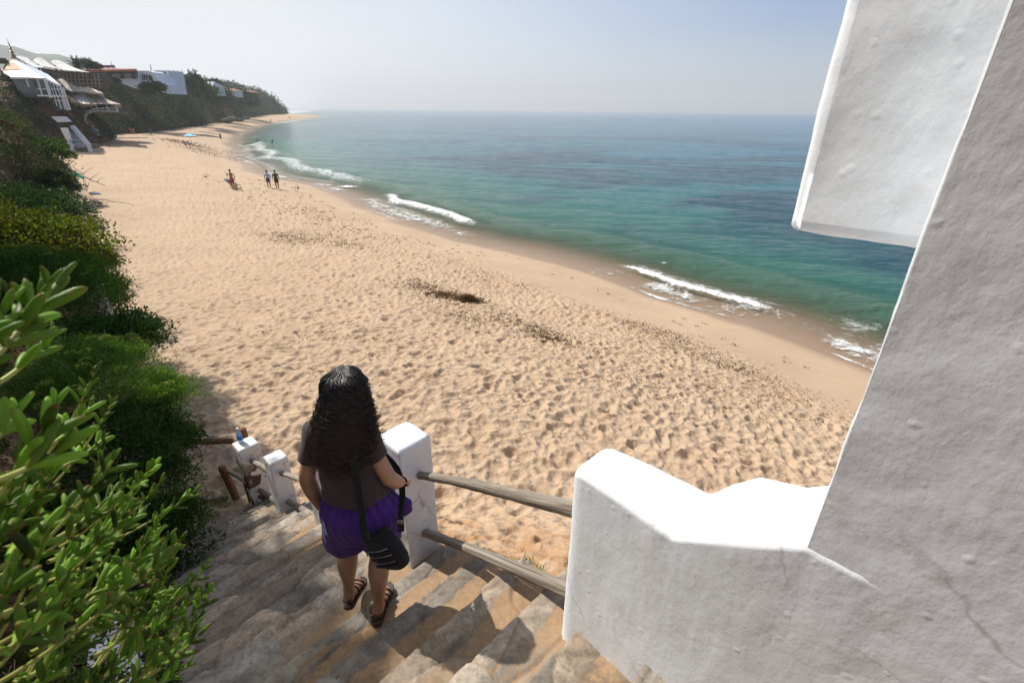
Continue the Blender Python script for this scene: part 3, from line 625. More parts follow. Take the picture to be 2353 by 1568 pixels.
plasterblock(lwS,lambda U,W:DU(U)+0*W,lwZ,130,260,301,.0035,name='wall_body',parent=lw)
# chipped edge: a ragged flake line on the top edge of the end
b=B()
for k in range(26):
    D=.74-.30*k/25; b.ball(sd(1.118-.002*abs(math.sin(k*1.7))+.12*max(0,D-.3)-.012,D,7.53-.022*math.sin(k*.9)-.045*math.sin(math.pi*k/25)),(.016+.004*(k%3),.012,.010),7,5)
b.mk('plaster_ridge','plaster',lw,smooth=True)
bw=empty('tall_wall',sd(1.2,-.8,6),'tall white plastered wall rising past the frame on the right','wall')
def twS(U,W): return rrect(W,1.105+0*U,1.62+0*U,-2.6+0*U,.068+0*U,.010)[0]+.012*np.sin(U*9)*0
def twD(U,W): return rrect(W,1.105+0*U,1.62+0*U,-2.6+0*U,.068+0*U,.010)[1]
def twdisp(U): return 5.6+U*6.9
def loftbox(name,parent,s0,s1,d0,d1,z0,z1,r,ns,nd,nz,seed,amp=.006,mat='plaster'):
    """rounded plaster box with evenly spaced fine grid on its sides"""
    ss=np.concatenate([s0+r*(1-np.cos(np.linspace(0,math.pi/2,4))),np.linspace(s0+r,s1-r,ns)[1:-1],s1-r+r*np.sin(np.linspace(0,math.pi/2,4))])
    ring=[]
    for t in np.linspace(0,math.pi/2,4)[:-1]: ring.append((s0+r-r*math.cos(t),d1-r+r*math.sin(t)))
    ring+=[(q,d1) for q in np.linspace(s0+r,s1-r,ns)]
    for t in np.linspace(0,math.pi/2,4)[1:-1]: ring.append((s1-r+r*math.sin(t),d1-r+r*math.cos(t)))
    ring+=[(s1,q) for q in np.linspace(d1-r,d0+r,nd)]
    for t in np.linspace(0,math.pi/2,4)[1:-1]: ring.append((s1-r+r*math.cos(t),d0+r-r*math.sin(t)))
    ring+=[(q,d0) for q in np.linspace(s1-r,s0+r,ns)]
    for t in np.linspace(0,math.pi/2,4)[1:-1]: ring.append((s0+r-r*math.sin(t),d0+r-r*math.cos(t)))
    ring+=[(s0,q) for q in np.concatenate([np.linspace(d0+r,d1-r,nd)[:-1],[d1-r-.0035,d1-r-.0012,d1-r]])]
    ring=np.array(ring); nw=len(ring); zs=np.concatenate([z0+r*(1-np.cos(np.linspace(0,math.pi/2,4))),[z0+r+.0012,z0+r+.0035],np.linspace(z0+r,z1,nz)[1:]]); ins=np.concatenate([r*(1-np.sin(np.linspace(0,math.pi/2,4))),np.zeros(nz+1)])
    c=np.array([(s0+s1)/2,(d0+d1)/2]); nu=len(zs)
    dirv=ring-c; S=np.zeros((nu,nw));D=np.zeros((nu,nw))
    for i in range(nu):
        q=ring.copy(); q[:,0]=np.clip(q[:,0],s0+ins[i],s1-ins[i]); q[:,1]=np.clip(q[:,1],d0+ins[i],d1-ins[i]); S[i]=q[:,0];D[i]=q[:,1]
    Z=np.repeat(zs[:,None],nw,1)
    return plasterblock(lambda U,W:S,lambda U,W:D,lambda U,W:Z,nu,nw,seed,amp,mat,name,parent)
loftbox('wall_body',bw,1.0874,1.62,-2.7,.068,5.6,12.5,.004,20,150,340,301,.0035)
bk=empty('hanging_wall_block',sd(1.6,.2,9),'thick white plaster block jutting out from behind the tall wall','wall')
loftbox('wall_body',bk,1.345,1.80,-.6,.345,8.535,12.0,.028,16,60,150,321,.006)
ew=empty('garden_wall',sd(-.28,1.7,6.5),'low white wall buried in the succulent plants at the left of the stairs','wall')
b=B()
for k in range(6):
    D=.2+.55*k; zt=stairz(D)+.42
    b.add([sd(-.42,D,5.0),sd(-.20,D,5.0),sd(-.20,D+.55,5.0),sd(-.42,D+.55,5.0),sd(-.42,D,zt),sd(-.20,D,zt),sd(-.20,D+.55,zt-.31),sd(-.42,D+.55,zt-.31)],[(3,2,1,0),(4,5,6,7),(0,1,5,4),(1,2,6,5),(2,3,7,6),(3,0,4,7)])
b.mk('wall_body','plaster',ew)
# ------------------------------------------------------------------ posts and rails
def post(S,D,z0,z1,wS,wD,label,mat,lean=0,seed=1,rnd=.012):
    e=empty('post',sd(S+wS/2,D+wD/2,z0),label,'post','white plastered posts of the stair railing')
    loftbox('post_body',e,S,S+wS,D,D+wD,z0-.5,z1,rnd,8,8,70,seed,.006,mat) if False else None
    # body with a rounded top
    S0,S1,D0,D1=S,S+wS,D,D+wD
    def fr(U,W):
        top=np.clip((U-.93)/.055,0,1); ins=rnd*2.0*(1-np.cos(top*math.pi/2)); return ins
    def fS(U,W):
        i=fr(U,W); q=np.clip(rrect(W,S0+0*i,S1+0*i,D0+0*i,D1+0*i,rnd)[0],S0+i,S1-i); return np.where(U>.9999,(S0+S1)/2+(q-(S0+S1)/2)*.8,q)
    def fD(U,W):
        i=fr(U,W); q=np.clip(rrect(W,S0+0*i,S1+0*i,D0+0*i,D1+0*i,rnd)[1],D0+i*min(1,wD/wS),D1-i*min(1,wD/wS)); q=np.where(U>.9999,(D0+D1)/2+(q-(D0+D1)/2)*.8,q); return q+lean*(z0+(z1-z0)*U-z0)
    def fZ(U,W):
        t=np.clip((U-.93)/.055,0,1); zz=np.where(U<.93,z0-.35+(z1-rnd*2-z0+.35)*U/.93,z1-rnd*2+rnd*2*np.sin(t*math.pi/2)); return zz
    plasterblock(fS,fD,fZ,80,80,seed,.006,mat,'post_body',e); return e
P_big=post(1.185,2.03,6.02,7.005,.235,.24,'tall white post at the right hand of the woman','plaster_dirty',0,401)
P_mid=post(1.20,3.53,5.16,6.05,.20,.20,'white post partly hidden behind the woman','plaster_dirty',0,402)
P_two=post(1.20,4.80,4.45,5.335,.20,.20,'second white post from the foot of the stairs, clean white','plaster_dirty',-.08,403)
P_one=post(1.18,5.92,3.75,4.90,.25,.24,'flaking white post with dark patches and a bottle on its top','plaster_flaked',-.06,404)
def rail(p0,p1,r0,r1,label,mat='wood',grp='round wooden rails between the posts'):
    a=Vector(p0);c=Vector(p1); e=empty('rail',(a+c)/2,label,'rail',grp); b=B(); k=26; pts=[];rad=[]
    bx=random.uniform(-.012,.012)
    for i in range(k):
        t=i/(k-1); p=a.lerp(c,t); p.z+=.012*math.sin(t*math.pi*1.3+bx*90)+bx*math.sin(t*math.pi); pts.append(p); rad.append(r0+(r1-r0)*t+random.uniform(-.0018,.0018))
    seg=18; pr=[1+.05*random.uniform(-1,1) for _ in range(seg)]; d=(c-a).normalized(); u=d.cross(Vector((0,0,1))).normalized(); w_=d.cross(u); v=[];gr=[]
    for i,p in enumerate(pts):
        for j in range(seg):
            an=2*math.pi*j/seg; q=rad[i]*pr[j]*(1+.035*math.sin(i*.7+j*1.3+bx*500)); v.append(p+u*math.cos(an)*q+w_*math.sin(an)*q); gr.append((math.cos(an)*1.3+bx*300,math.sin(an)*1.3,i/k*(c-a).length*1.1))
    f=[(i*seg+j,i*seg+(j+1)%seg,(i+1)*seg+(j+1)%seg,(i+1)*seg+j) for i in range(k-1) for j in range(seg)]+[tuple(range(seg-1,-1,-1)),tuple(range((k-1)*seg,k*seg))]
    link('log',npmesh('log',v,f,'rail' if mat=='wood' else mat,True,{'gr':np.array(gr)}),e); return e
rail(sd(1.315,2.08,6.725),sd(1.27,.72,7.39),.023,.036,'upper rail from the tall post to the parapet wall')
rail(sd(1.315,2.08,6.235),sd(1.27,.72,6.905),.027,.037,'lower rail from the tall post to the parapet wall')
rail(sd(1.30,4.88,5.09),sd(1.30,3.60,5.66),.026,.032,'upper rail between the clean white post and the post behind the woman')
rail(sd(1.30,4.90,4.65),sd(1.30,3.60,5.20),.030,.034,'lower rail between the clean white post and the post behind the woman')
rail(sd(1.30,6.02,4.60),sd(1.30,4.86,5.02),.034,.036,'upper rail beside the flaking post')
rail(sd(1.30,6.02,4.10),sd(1.30,4.86,4.56),.032,.038,'lower rail beside the flaking post')
rail(sd(1.30,3.62,5.88),sd(1.30,2.14,6.62),.028,.030,'upper rail behind the hips of the woman')
rail(sd(1.30,3.62,5.42),sd(1.30,2.14,6.12),.028,.030,'lower rail behind the legs of the woman')
def wpost(base,top,r,label):
    e=empty('wooden_post',base,label,'post','brown wooden posts at the foot of the stairs'); b=B(); a=Vector(base);c=Vector(top)
    b.tube([a.lerp(c,t) for t in (0,.25,.5,.75,.97,1)],[r*1.03,r,r,r*.98,r*.97,r*.88],12,jit=.02); b.mk('log','wood_brown',e,smooth=True); return e
bp=atz(546,1136,3.9); wpost((bp.x,bp.y,3.6),(bp.x-.09,bp.y-.02,4.42),.05,'leaning brown wooden post in front of the flaking post')
rail((bp.x-.05,bp.y,4.32),sd(1.24,6.0,4.25),.024,.034,'short rail from the leaning wooden post to the flaking post')
bp=sd(1.50,6.78); wpost((bp.x,bp.y,3.4),(bp.x-.01,bp.y,4.62),.05,'brown wooden post behind the bottle')
rail((-5.75,6.30,3.90),(-4.52,6.40,3.92),.05,.045,'brown log lying across the sand at the foot of the stairs','wood_brown','logs edging the sand path')
# bottle on the flaking post
def glassy(name,col,rough=.08,alpha=.8):
    m,n,b=newmat(name); b.inputs['Base Color'].default_value=(*col,1); b.inputs['Roughness'].default_value=rough; b.inputs['Alpha'].default_value=alpha; b.inputs['Specular IOR Level'].default_value=.7; return m
MAT['bottle']=glassy('bottle_plastic',(.25,.50,.68),.1,.55); MAT['bottle_label']=simple('bottle_label',(.02,.16,.38),.4,.3,30,0); MAT['cap']=simple('cap_white',(.75,.77,.8),.4,.05,10,0)
bb=sd(1.27,6.02); bz=4.905; bx,by=bb.x,bb.y
e=empty('bottle',(bx,by,bz),'small blue plastic water bottle on the flaking post','bottle')
b=B(); b.rings([((bx,by,bz+z),r,r) for z,r in ((0,.028),(.006,.033),(.05,.034),(.12,.034),(.15,.032),(.175,.018),(.19,.013),(.205,.013))],18); b.mk('bottle_body','bottle',e,smooth=True)
b=B(); b.rings([((bx,by,bz+z),.0352,.0352) for z in (.045,.105)],18); b.mk('bottle_label','bottle_label',e,smooth=True)
b=B(); b.rings([((bx,by,bz+z),r,r) for z,r in ((.2,.015),(.218,.015),(.22,.013))],14); b.mk('cap','cap',e)
# ------------------------------------------------------------------ scrub on the cliff (nobody could count it)
def scrub(name,label,nb,r0,r1,v0,v1,rad,n,ln,wd,cols,seed,low=-.15,vp=1.0,sink=.25):
    r=np.random.default_rng(seed); u0,u1=u_at(r0),u_at(r1)
    # even spread by length along the toe
    L_=np.concatenate([[0],np.cumsum(np.linalg.norm(np.diff(TOE[:,:2],axis=0),axis=1))]); a,b=np.interp([u0,u1],np.arange(NU),L_)
    u=np.interp(a+(b-a)*r.random(nb),L_,np.arange(NU)); v=v0+(v1-v0)*r.random(nb)**vp
    P,Nn=hill(u,v); dist=np.hypot(P[:,0],P[:,1]); sc=rad*(.5+.9*r.random(nb))*np.clip(dist/((r0+r1)/2),.55,1.6); C_=P+Nn*(sc*(.4-sink))[:,None]
    ci=r.integers(0,len(cols),nb); zone=fbm(P[:,0]*.22,P[:,1]*.22,P[:,2]*.3,2,seed)
    ci=np.where(r.random(nb)<.55,np.clip(((zone+.5)*len(cols)).astype(int),0,len(cols)-1),ci); col=np.array(cols)[ci]*(1+.25*r.normal(size=(nb,1)))
    d=unit(r.normal(size=(nb,n,3)).reshape(-1,3)).reshape(nb,n,3); k=.45+.55*r.random((nb,n,1))**.55
    q=d*2.2+C_[:,None,:]; k=k*(1+.5*fbm(q[...,0],q[...,1],q[...,2],2,seed+1)[...,None])
    flat=np.array([1,1,.72]); p=C_[:,None,:]+d*k*sc[:,None,None]*flat
    keep=((d*Nn[:,None,:]).sum(2)>-.35).ravel()
    dr=d*.9+r.normal(size=d.shape)*.65+np.array([0,0,.35])
    cc=np.clip(col[:,None,:]*(1+.30*r.normal(size=(nb,n,1)))*(1+.1*r.normal(size=(nb,n,3))),.004,1)
    s_=(np.clip(dist/((r0+r1)/2),.5,1.7)[:,None]*(.55+.9*r.random((nb,n)))).ravel()[keep]
    Lf=Leafy(); Lf.add(*leaves(p.reshape(-1,3)[keep],dr.reshape(-1,3)[keep],ln*s_,wd*s_,cc.reshape(-1,3)[keep],r))
    o=Lf.mk(name,'scrub'); setk(o,label,kind='stuff'); return o
G1,G2,G3=(.045,.085,.018),(.075,.125,.022),(.028,.055,.016); BR,OL,DRY=(.085,.055,.030),(.085,.090,.028),(.14,.11,.065)
scrub('coastal_scrub','dark green and olive scrub on the bank nearest the stairs',760,5,31,.04,.55,.38,300,.075,.032,[G3,G1,G1,G2,OL,BR],1001)
scrub('coastal_scrub','brown and green scrub matting the first headland',1500,27,76,.03,1.0,.95,170,.18,.065,[BR,G3,(.06,.05,.028),OL,G1,G2],1002,sink=.15)
scrub('coastal_scrub','dark scrub along the cliff under the restaurants',1150,72,260,.0,1.15,1.9,150,.42,.19,[G3,G3,G1,OL,BR,G2],1003,sink=.1)
scrub('coastal_scrub','scrub and trees massed on the far headland',520,255,640,.0,1.15,4.6,110,1.15,.6,[G3,G1,G3,G1],1004,sink=.05)
# roots and dead branches hanging on the headland
rt=B(); rr_=random.Random(5)
for k in range(90):
    u=u_at(rr_.uniform(36,47)); v=rr_.uniform(.06,.55); P,Nn=hill(np.array([u]),np.array([v])); p=Vector(P[0])+Vector(Nn[0])*.5; pts=[p]
    dv=Vector((rr_.uniform(-.2,.5),rr_.uniform(-.4,.2),rr_.uniform(-1.2,-.2)))*.26
    for q in range(6): pts.append(pts[-1]+dv+Vector((rr_.uniform(-.14,.14),rr_.uniform(-.14,.14),rr_.uniform(-.1,.1))))
    r0_=rr_.uniform(.012,.035); rt.tube(pts,[r0_*(1-.12*i) for i in range(len(pts))],5)
o=rt.mk('dry_roots','wood',smooth=True); setk(o,'tangle of dead grey roots hanging over the headland',kind='stuff')
# ------------------------------------------------------------------ single shrubs
def twigs(c,rad,n,r,rt_=.006):
    b=B()
    for i in range(n):
        d=Vector(r.normal(size=3)); d.z=abs(d.z)*.8+.1; d.normalize(); e=Vector((c[0]+d.x*rad[0]*.85,c[1]+d.y*rad[1]*.85,c[2]+d.z*rad[2]*.85)); s=Vector((c[0]+d.x*.1,c[1]+d.y*.1,c[2]-rad[2]*.6))
        m=(s+e)/2+Vector(r.normal(size=3))*.08*rad[0]; b.tube([s,m,e],[rt_,rt_*.7,rt_*.35],4,cap=False)
    return b
def shrub(name,label,cat,c,rad,n,ln,wd,col,umb=0,seed=1,group=None,up=.5,wood='wood',lump=.35,subs=9):
    r=np.random.default_rng(seed); c=Vector(c); e=empty(name,(c.x,c.y,c.z-rad[2]),label,cat,group)
    twigs(c,rad,26,r,.008*rad[0]).mk('stem',wood,e)
    L_=Leafy()
    for k in range(subs):   # lobes of uneven size give a broken outline
        d=unit(r.normal(size=(1,3)))[0]; d[2]=abs(d[2])*.7; f=r.uniform(.35,.75); cc=np.array(c)+d*np.array(rad)*r.uniform(.35,.75); bush(L_,cc,np.array(rad)*f,n//subs,ln,wd,np.array(col)*r.uniform(.7,1.35),.3,r,up,lump,-.5,.35)
    bush(L_,tuple(c),tuple(rad),n//2,ln,wd,col,.3,r,up,lump,-.4,.4)
    L_.mk('foliage','leaf',e)
    if umb:
        U=Leafy()
        for k in range(umb):
            d=unit(r.normal(size=(1,3)))[0]; d[2]=abs(d[2])+.25; d/=np.linalg.norm(d); p=np.array(c)+d*np.array(rad)*r.uniform(.95,1.15); m=70; a=r.random(m)*6.28; q=np.sqrt(r.random(m))*.055
            pts=p+np.stack([np.cos(a)*q,np.sin(a)*q,-(q/.055)**2*.018+.006*r.normal(size=m)],1); U.add(*leaves(pts,np.stack([np.cos(a),np.sin(a),r.normal(size=m)*.4+.5],1),.014,.011,np.clip(np.array([[.30,.38,.07]])*(1+.25*r.normal(size=(m,1))),.01,1),r))
        U.mk('flower_umbel','leaf',e)
    return e
def atl(px,py,dist): return atd(px,py,dist)
SG='samphire bushes on the bank'
shrub('samphire_bush','bright green feathery bush with pale yellow umbels sticking out over the sand, nearest the log','shrub',atl(318,935,8.0),(.62,.6,.48),26000,.042,.007,(.115,.21,.035),46,11,SG,.8)
shrub('samphire_bush','feathery green bush with umbels behind the fat succulent shoots','shrub',atl(215,880,7.2),(.72,.60,.48),22000,.040,.007,(.09,.18,.03),40,12,SG,.8)
shrub('samphire_bush','smaller yellow flowered feathery bush in front of the dark leafy shrub','shrub',atl(250,828,8.9),(.52,.45,.33),12000,.045,.008,(.10,.19,.03),30,13,SG,.8)
shrub('samphire_bush','green umbel bush halfway up the bank between dark thickets','shrub',atl(140,685,12.5),(1.0,.9,.6),20000,.06,.012,(.065,.15,.022),40,14,SG,.7)
shrub('samphire_bush','umbel bush at the left edge of the picture below the golden thicket','shrub',atl(40,650,12.5),(1.2,1.0,.7),15000,.06,.012,(.05,.13,.02),26,15,SG,.7)
shrub('leafy_shrub','dark green shrub leaning over the sand behind the umbel bushes','shrub',atl(275,785,10.8),(.7,.65,.45),9000,.055,.03,(.045,.10,.018),0,16,None,.4)
shrub('leafy_shrub','dry edged shrub around the old concrete post','shrub',atl(225,695,14.8),(.7,.7,.6),9000,.07,.03,(.06,.085,.022),0,17,None,.4)
shrub('leafy_shrub','golden olive glossy shrub rounding the bank at the left edge','shrub',atl(55,560,19),(2.0,1.6,.85),17000,.10,.05,(.13,.15,.02),0,18,None,.4)
shrub('leafy_shrub','yellowish shrub tapering down to the shaded sand','shrub',atl(165,612,19.5),(1.25,1.2,.65),12000,.09,.045,(.10,.12,.02),0,19,None,.4)
shrub('leafy_shrub','dark shrub low on the bank in the shade beside the sand','shrub',atl(420,1010,8.0),(.30,.28,.2),3000,.04,.02,(.03,.07,.015),0,20,None,.4)
shrub('leafy_shrub','bright topped shrub rounding the nose of the first headland','shrub',atl(95,352,50),(1.8,2.0,.9),6000,.20,.10,(.05,.09,.016),0,21,None,.4)
shrub('leafy_shrub','shrub bulging over the overhang of the first headland','shrub',atl(122,428,42),(1.2,1.5,1.1),8000,.17,.07,(.035,.055,.018),0,23,None,.3)
shrub('leafy_shrub','dark thicket under the overhang at the left edge','shrub',atl(70,500,33),(2.3,2.2,1.3),9000,.17,.08,(.030,.062,.016),0,24,None,.3)
shrub('leafy_shrub','small dark shrub low under the overhang beside the shaded sand','shrub',atl(105,520,29),(.9,1.0,.7),6000,.13,.06,(.030,.065,.016),0,25,None,.3)
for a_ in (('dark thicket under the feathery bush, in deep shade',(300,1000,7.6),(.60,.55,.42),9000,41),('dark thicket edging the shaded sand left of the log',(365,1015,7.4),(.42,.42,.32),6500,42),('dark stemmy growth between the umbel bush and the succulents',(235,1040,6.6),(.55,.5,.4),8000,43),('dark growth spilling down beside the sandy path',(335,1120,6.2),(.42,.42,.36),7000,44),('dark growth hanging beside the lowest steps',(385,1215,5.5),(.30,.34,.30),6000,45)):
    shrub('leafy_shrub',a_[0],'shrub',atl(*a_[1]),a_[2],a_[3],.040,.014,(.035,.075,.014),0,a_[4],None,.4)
cp_=atl(216,655,14.2); e=empty('concrete_post',(cp_.x,cp_.y,cp_.z-1.0),'old grey square concrete post swallowed by the scrub','post'); b=B(); b.box((cp_.x,cp_.y,cp_.z-.45),(.30,.30,1.3),.5,.06); b.mk('post_body','plaster_dirty',e,bevel=.02)
MAT['dead']=simple('dead_wood',(.075,.05,.04),.95,.3,4,.3,.02)
# bare bent twigs over the bushes
def twig(label,pts,r0,mat='wood'):
    e=empty('dead_branch',pts[0],label,'branch'); b=B(); P=[Vector(p) for p in pts]; Q=[]
    for i in range(len(P)-1):
        for t in (0,.33,.66): Q.append(P[i].lerp(P[i+1],t)+Vector((random.uniform(-1,1),random.uniform(-1,1),random.uniform(-1,1)))*r0*1.2)
    Q.append(P[-1]); b.tube(Q,[r0*(1-.75*i/len(Q)) for i in range(len(Q))],6); b.mk('branch',mat,e,smooth=True); return e,b
twig('pale bent twig lying across the feathery bush',[atl(205,1220/1.0*.995-1,6.2) if 0 else atl(210,1218,3.4),atl(250,1205,3.4),atl(300,1175,3.5),atl(345,1155,3.6)],.006)
twig('thin pale twig arching over the dark thicket',[atl(238,630,13.8),atl(285,638,13.8),atl(330,665,13.8)],.012)
bt,_=twig('long dark dead branch slanting from the headland down to the sand',[atl(140,376,48),atl(180,400,49.5),atl(212,415,51),atz(242,427,3.15)],.05,'dead')
b=B()
for (a,c) in (((190,402),(214,385)),((205,415),(230,397)),((205,420),(200,440)),((180,395),(200,410)),((222,420),(238,408))):
    p=atl(a[0],a[1],50.2);q=atl(c[0],c[1],50.2); b.tube([p,(p+q)/2+Vector((0,0,.08)),q],[.02,.014,.006],5)
b.mk('side_twig','dead',bt,smooth=True)
twig('long straight stick lying flat on the sand past the headland',[atz(185,456,3.05),atz(240,459,3.08),atz(308,471,3.05)],.03,'dead')
# ------------------------------------------------------------------ succulent plants in the foreground
def leaf_template(rings,seg):
    prof={0:.40,.12:.66,.35:.95,.6:1.0,.82:.86,.95:.5,1:.06}; v=[]
    for t in rings:
        w_=np.interp(t,list(prof),list(prof.values())); bend=.42*t*t
        for j in range(seg):
            a=2*math.pi*j/seg+math.pi/2; q=1.0 if seg<5 else 1.0
            v.append((math.cos(a)*w_*.5,(math.sin(a)*w_*.5)*.80+bend,t))
    f=[]
    for i in range(len(rings)-1):
        for j in range(seg): f.append((i*seg+j,i*seg+(j+1)%seg,(i+1)*seg+(j+1)%seg,(i+1)*seg+j))
    return np.array(v),np.array(f)
TH=leaf_template([0,.12,.35,.6,.82,.95,1],6); TL=leaf_template([0,.3,.7,1],4)
def succ_leaves(Lf,p,d,upv,ln,wd,col,T,r,tips=True):
    tv,tf=T; n=len(p); z=unit(d); x=unit(np.cross(z,upv)); y=np.cross(x,z)   # bend goes towards upv
    V=(p[:,None,:]+x[:,None,:]*(tv[None,:,0:1]*wd[:,None,None])+(-y)[:,None,:]*0+np.cross(z,x)[:,None,:]*(tv[None,:,1:2]*wd[:,None,None])*1.0+z[:,None,:]*(tv[None,:,2:3]*ln[:,None,None]))
    bend=np.cross(z,x)
    F=(tf[None,:,:]+(np.arange(n)*len(tv))[:,None,None]).reshape(-1,4)
    cc=np.repeat(col[:,None,:],len(tv),1).copy(); t=tv[:,2][None,:,None]
    red=np.array([.30,.07,.03]); k=np.clip((t-.86)/.14,0,1)*.6*(r.random((n,1,1))>.35); cc=cc*(1-k)+red*k
    yb=np.array([.32,.34,.05]); k2=np.clip((.2-t)/.2,0,1)*.55; cc=cc*(1-k2)+yb*k2
    Lf.add(V.reshape(-1,3),F,cc.reshape(-1,3))
def shoot(Lf,St,tip,base,nl,ll,r,T,col,stemr=.0045,spread=.75):
    tip=np.array(tip);base=np.array(base); mid=(tip+base)/2+np.array([0,0,-.10])*np.linalg.norm(tip-base)
    ts=np.linspace(0,1,9); path=np.array([(1-t)**2*base+2*t*(1-t)*mid+t*t*tip for t in ts])
    St.tube([tuple(q) for q in path],[stemr*(.85-.40*t) for t in ts],6,cap=False)
    L_=np.linalg.norm(tip-base); gap=.019*ll/.05; m=min(nl,int(L_*.9/gap)); P=[];D=[];UU=[];LN=[]
    ax=unit(r.normal(size=(1,3)))[0]
    for k in range(m):
        t=1-k*gap/L_; q=(1-t)**2*base+2*t*(1-t)*mid+t*t*tip; tg_=2*(1-t)*(mid-base)+2*t*(tip-mid); tg_/=np.linalg.norm(tg_)
        s1=np.cross(tg_,ax); s1/=np.linalg.norm(s1)+1e-9; s2=np.cross(tg_,s1); sv=s1 if k%2==0 else s2
        for sg in (-1,1):
            sp_=spread*(.35+.65*min(1,k/2.5))+r.normal()*.17; dd=tg_*math.cos(sp_)+sv*sg*math.sin(sp_)+np.array([0,0,.28]); dd/=np.linalg.norm(dd)
            P.append(q); D.append(dd); UU.append(tg_+np.array([0,0,.4])); LN.append(ll*(.55+.45*min(1,(k+.6)/2.2))*r.uniform(.65,1.2)*(1 if k<m*.7 else .8))
    if not P: return
    P=np.array(P);D=np.array(D);UU=np.array(UU);LN=np.array(LN); cc=np.clip(np.array(col)[None,:]*(1+.30*r.normal(size=(len(P),1)))*(.75+.5*r.random()),.01,1)
    succ_leaves(Lf,P,D,UU,LN*.88,LN*.245,cc,T,r)
MAT['stem']=simple('succulent_stem',(.30,.32,.07),.5,.35,20,0); MAT['stem_red']=simple('old_stem',(.22,.12,.07),.7,.4,20,.2)
SGR='succulent clumps in the left foreground'
hero=[((130,655,.98),(-30,820,.9),.068),((118,775,1.02),(-40,900,.95),.06),((72,720,.9),(-60,860,.85),.07),((28,690,.9),(-80,800,.85),.06),((205,935,1.5),(90,1040,1.4),.058),((232,1010,1.65),(100,1090,1.5),.055),((128,1040,.80),(-60,1120,.78),.075),((30,960,.85),(-70,1060,.8),.065),
 ((258,1130,1.5),(130,1235,1.4),.055),((285,1160,1.55),(170,1260,1.45),.052),((245,1215,1.45),(110,1290,1.35),.055),((320,1180,1.7),(210,1270,1.6),.05),((345,1250,1.55),(220,1370,1.45),.055),((300,1285,1.4),(180,1400,1.3),.06),((345,1310,1.45),(240,1430,1.35),.058),((398,1370,1.45),(270,1470,1.35),.055),((425,1345,1.6),(310,1440,1.5),.048),((335,1420,1.35),(210,1510,1.25),.055),((300,1360,1.3),(160,1470,1.2),.06),
 ((240,1330,1.25),(110,1430,1.15),.06),((190,1260,1.2),(60,1350,1.1),.06),((150,1180,1.15),(10,1260,1.05),.06),((90,1230,1.0),(-40,1330,.95),.065),((205,1410,1.15),(70,1500,1.1),.06),((130,1340,1.05),(-20,1420,1.0),.06),((70,1450,.95),(-60,1530,.9),.065),((170,1490,1.1),(30,1570,1.05),.06),((300,1490,1.25),(190,1590,1.2),.055),((370,1480,1.35),(280,1590,1.3),.05),((60,1140,1.05),(-60,1220,1.0),.06),((410,1440,1.55),(330,1560,1.45),.045),((250,1560,1.15),(140,1640,1.1),.055)]
groups=[(0,4,'fat succulent shoots with red tips standing highest at the left edge'),(4,8,'succulent shoots half hiding the feathery bush, one blurred leaf pair close to the lens'),(8,12,'succulent shoots reaching right over the dark stems at mid height'),(12,19,'succulent sprays reaching furthest right over the shaded steps'),(19,26,'succulent shoots filling the lower left edge'),(26,32,'lowest succulent shoots, hanging over the buried white wall')]
rs=np.random.default_rng(77)
for a,b_,lab in groups:
    t0=atd(*hero[a][0]); e=empty('succulent_plant',t0,lab,'succulent plant',SGR); Lf=Leafy(); St=B()
    for (tp,bs,ll) in hero[a:b_]:
        tip=atd(*tp);base=atd(*bs)
        shoot(Lf,St,tip,base,9,ll,rs,TH,(.17,.30,.03),.0046)
        for q in range(1 if a<8 else 3):
            off=np.array(rs.normal(size=3))*.05; k=rs.uniform(.35,.7); bpt=np.array(base)*(1-k)+np.array(tip)*k
            shoot(Lf,St,bpt+off+np.array([.05,.02,.06]),bpt-np.array([.05,.03,.06]),5,ll*.8,rs,TH,(.13,.24,.027),.0034)
    Lf.mk('leaves','succulent',e,smooth=True); St.mk('stem','stem',e,smooth=True)
def mat_top(S,D): return stairz(D)+.42+.30*np.clip(-S-.25,0,3)+.10*float(vn(np.array([S*2.]),np.array([D*2.]),np.array([0.]),9)[0])-.14*sstep(3.0,5,D)
patches=[(-1.0,-.15,-.4,1.0,'succulent mat beside the lens in the lower left corner'),(-1.3,-.12,.9,2.2,'dark succulent mat covering the buried white wall'),(-1.7,-.08,2.1,3.5,'succulent mat sloping along the shaded steps'),(-1.9,.05,3.4,5.2,'succulent mat ending at the sand by the foot of the stairs')]
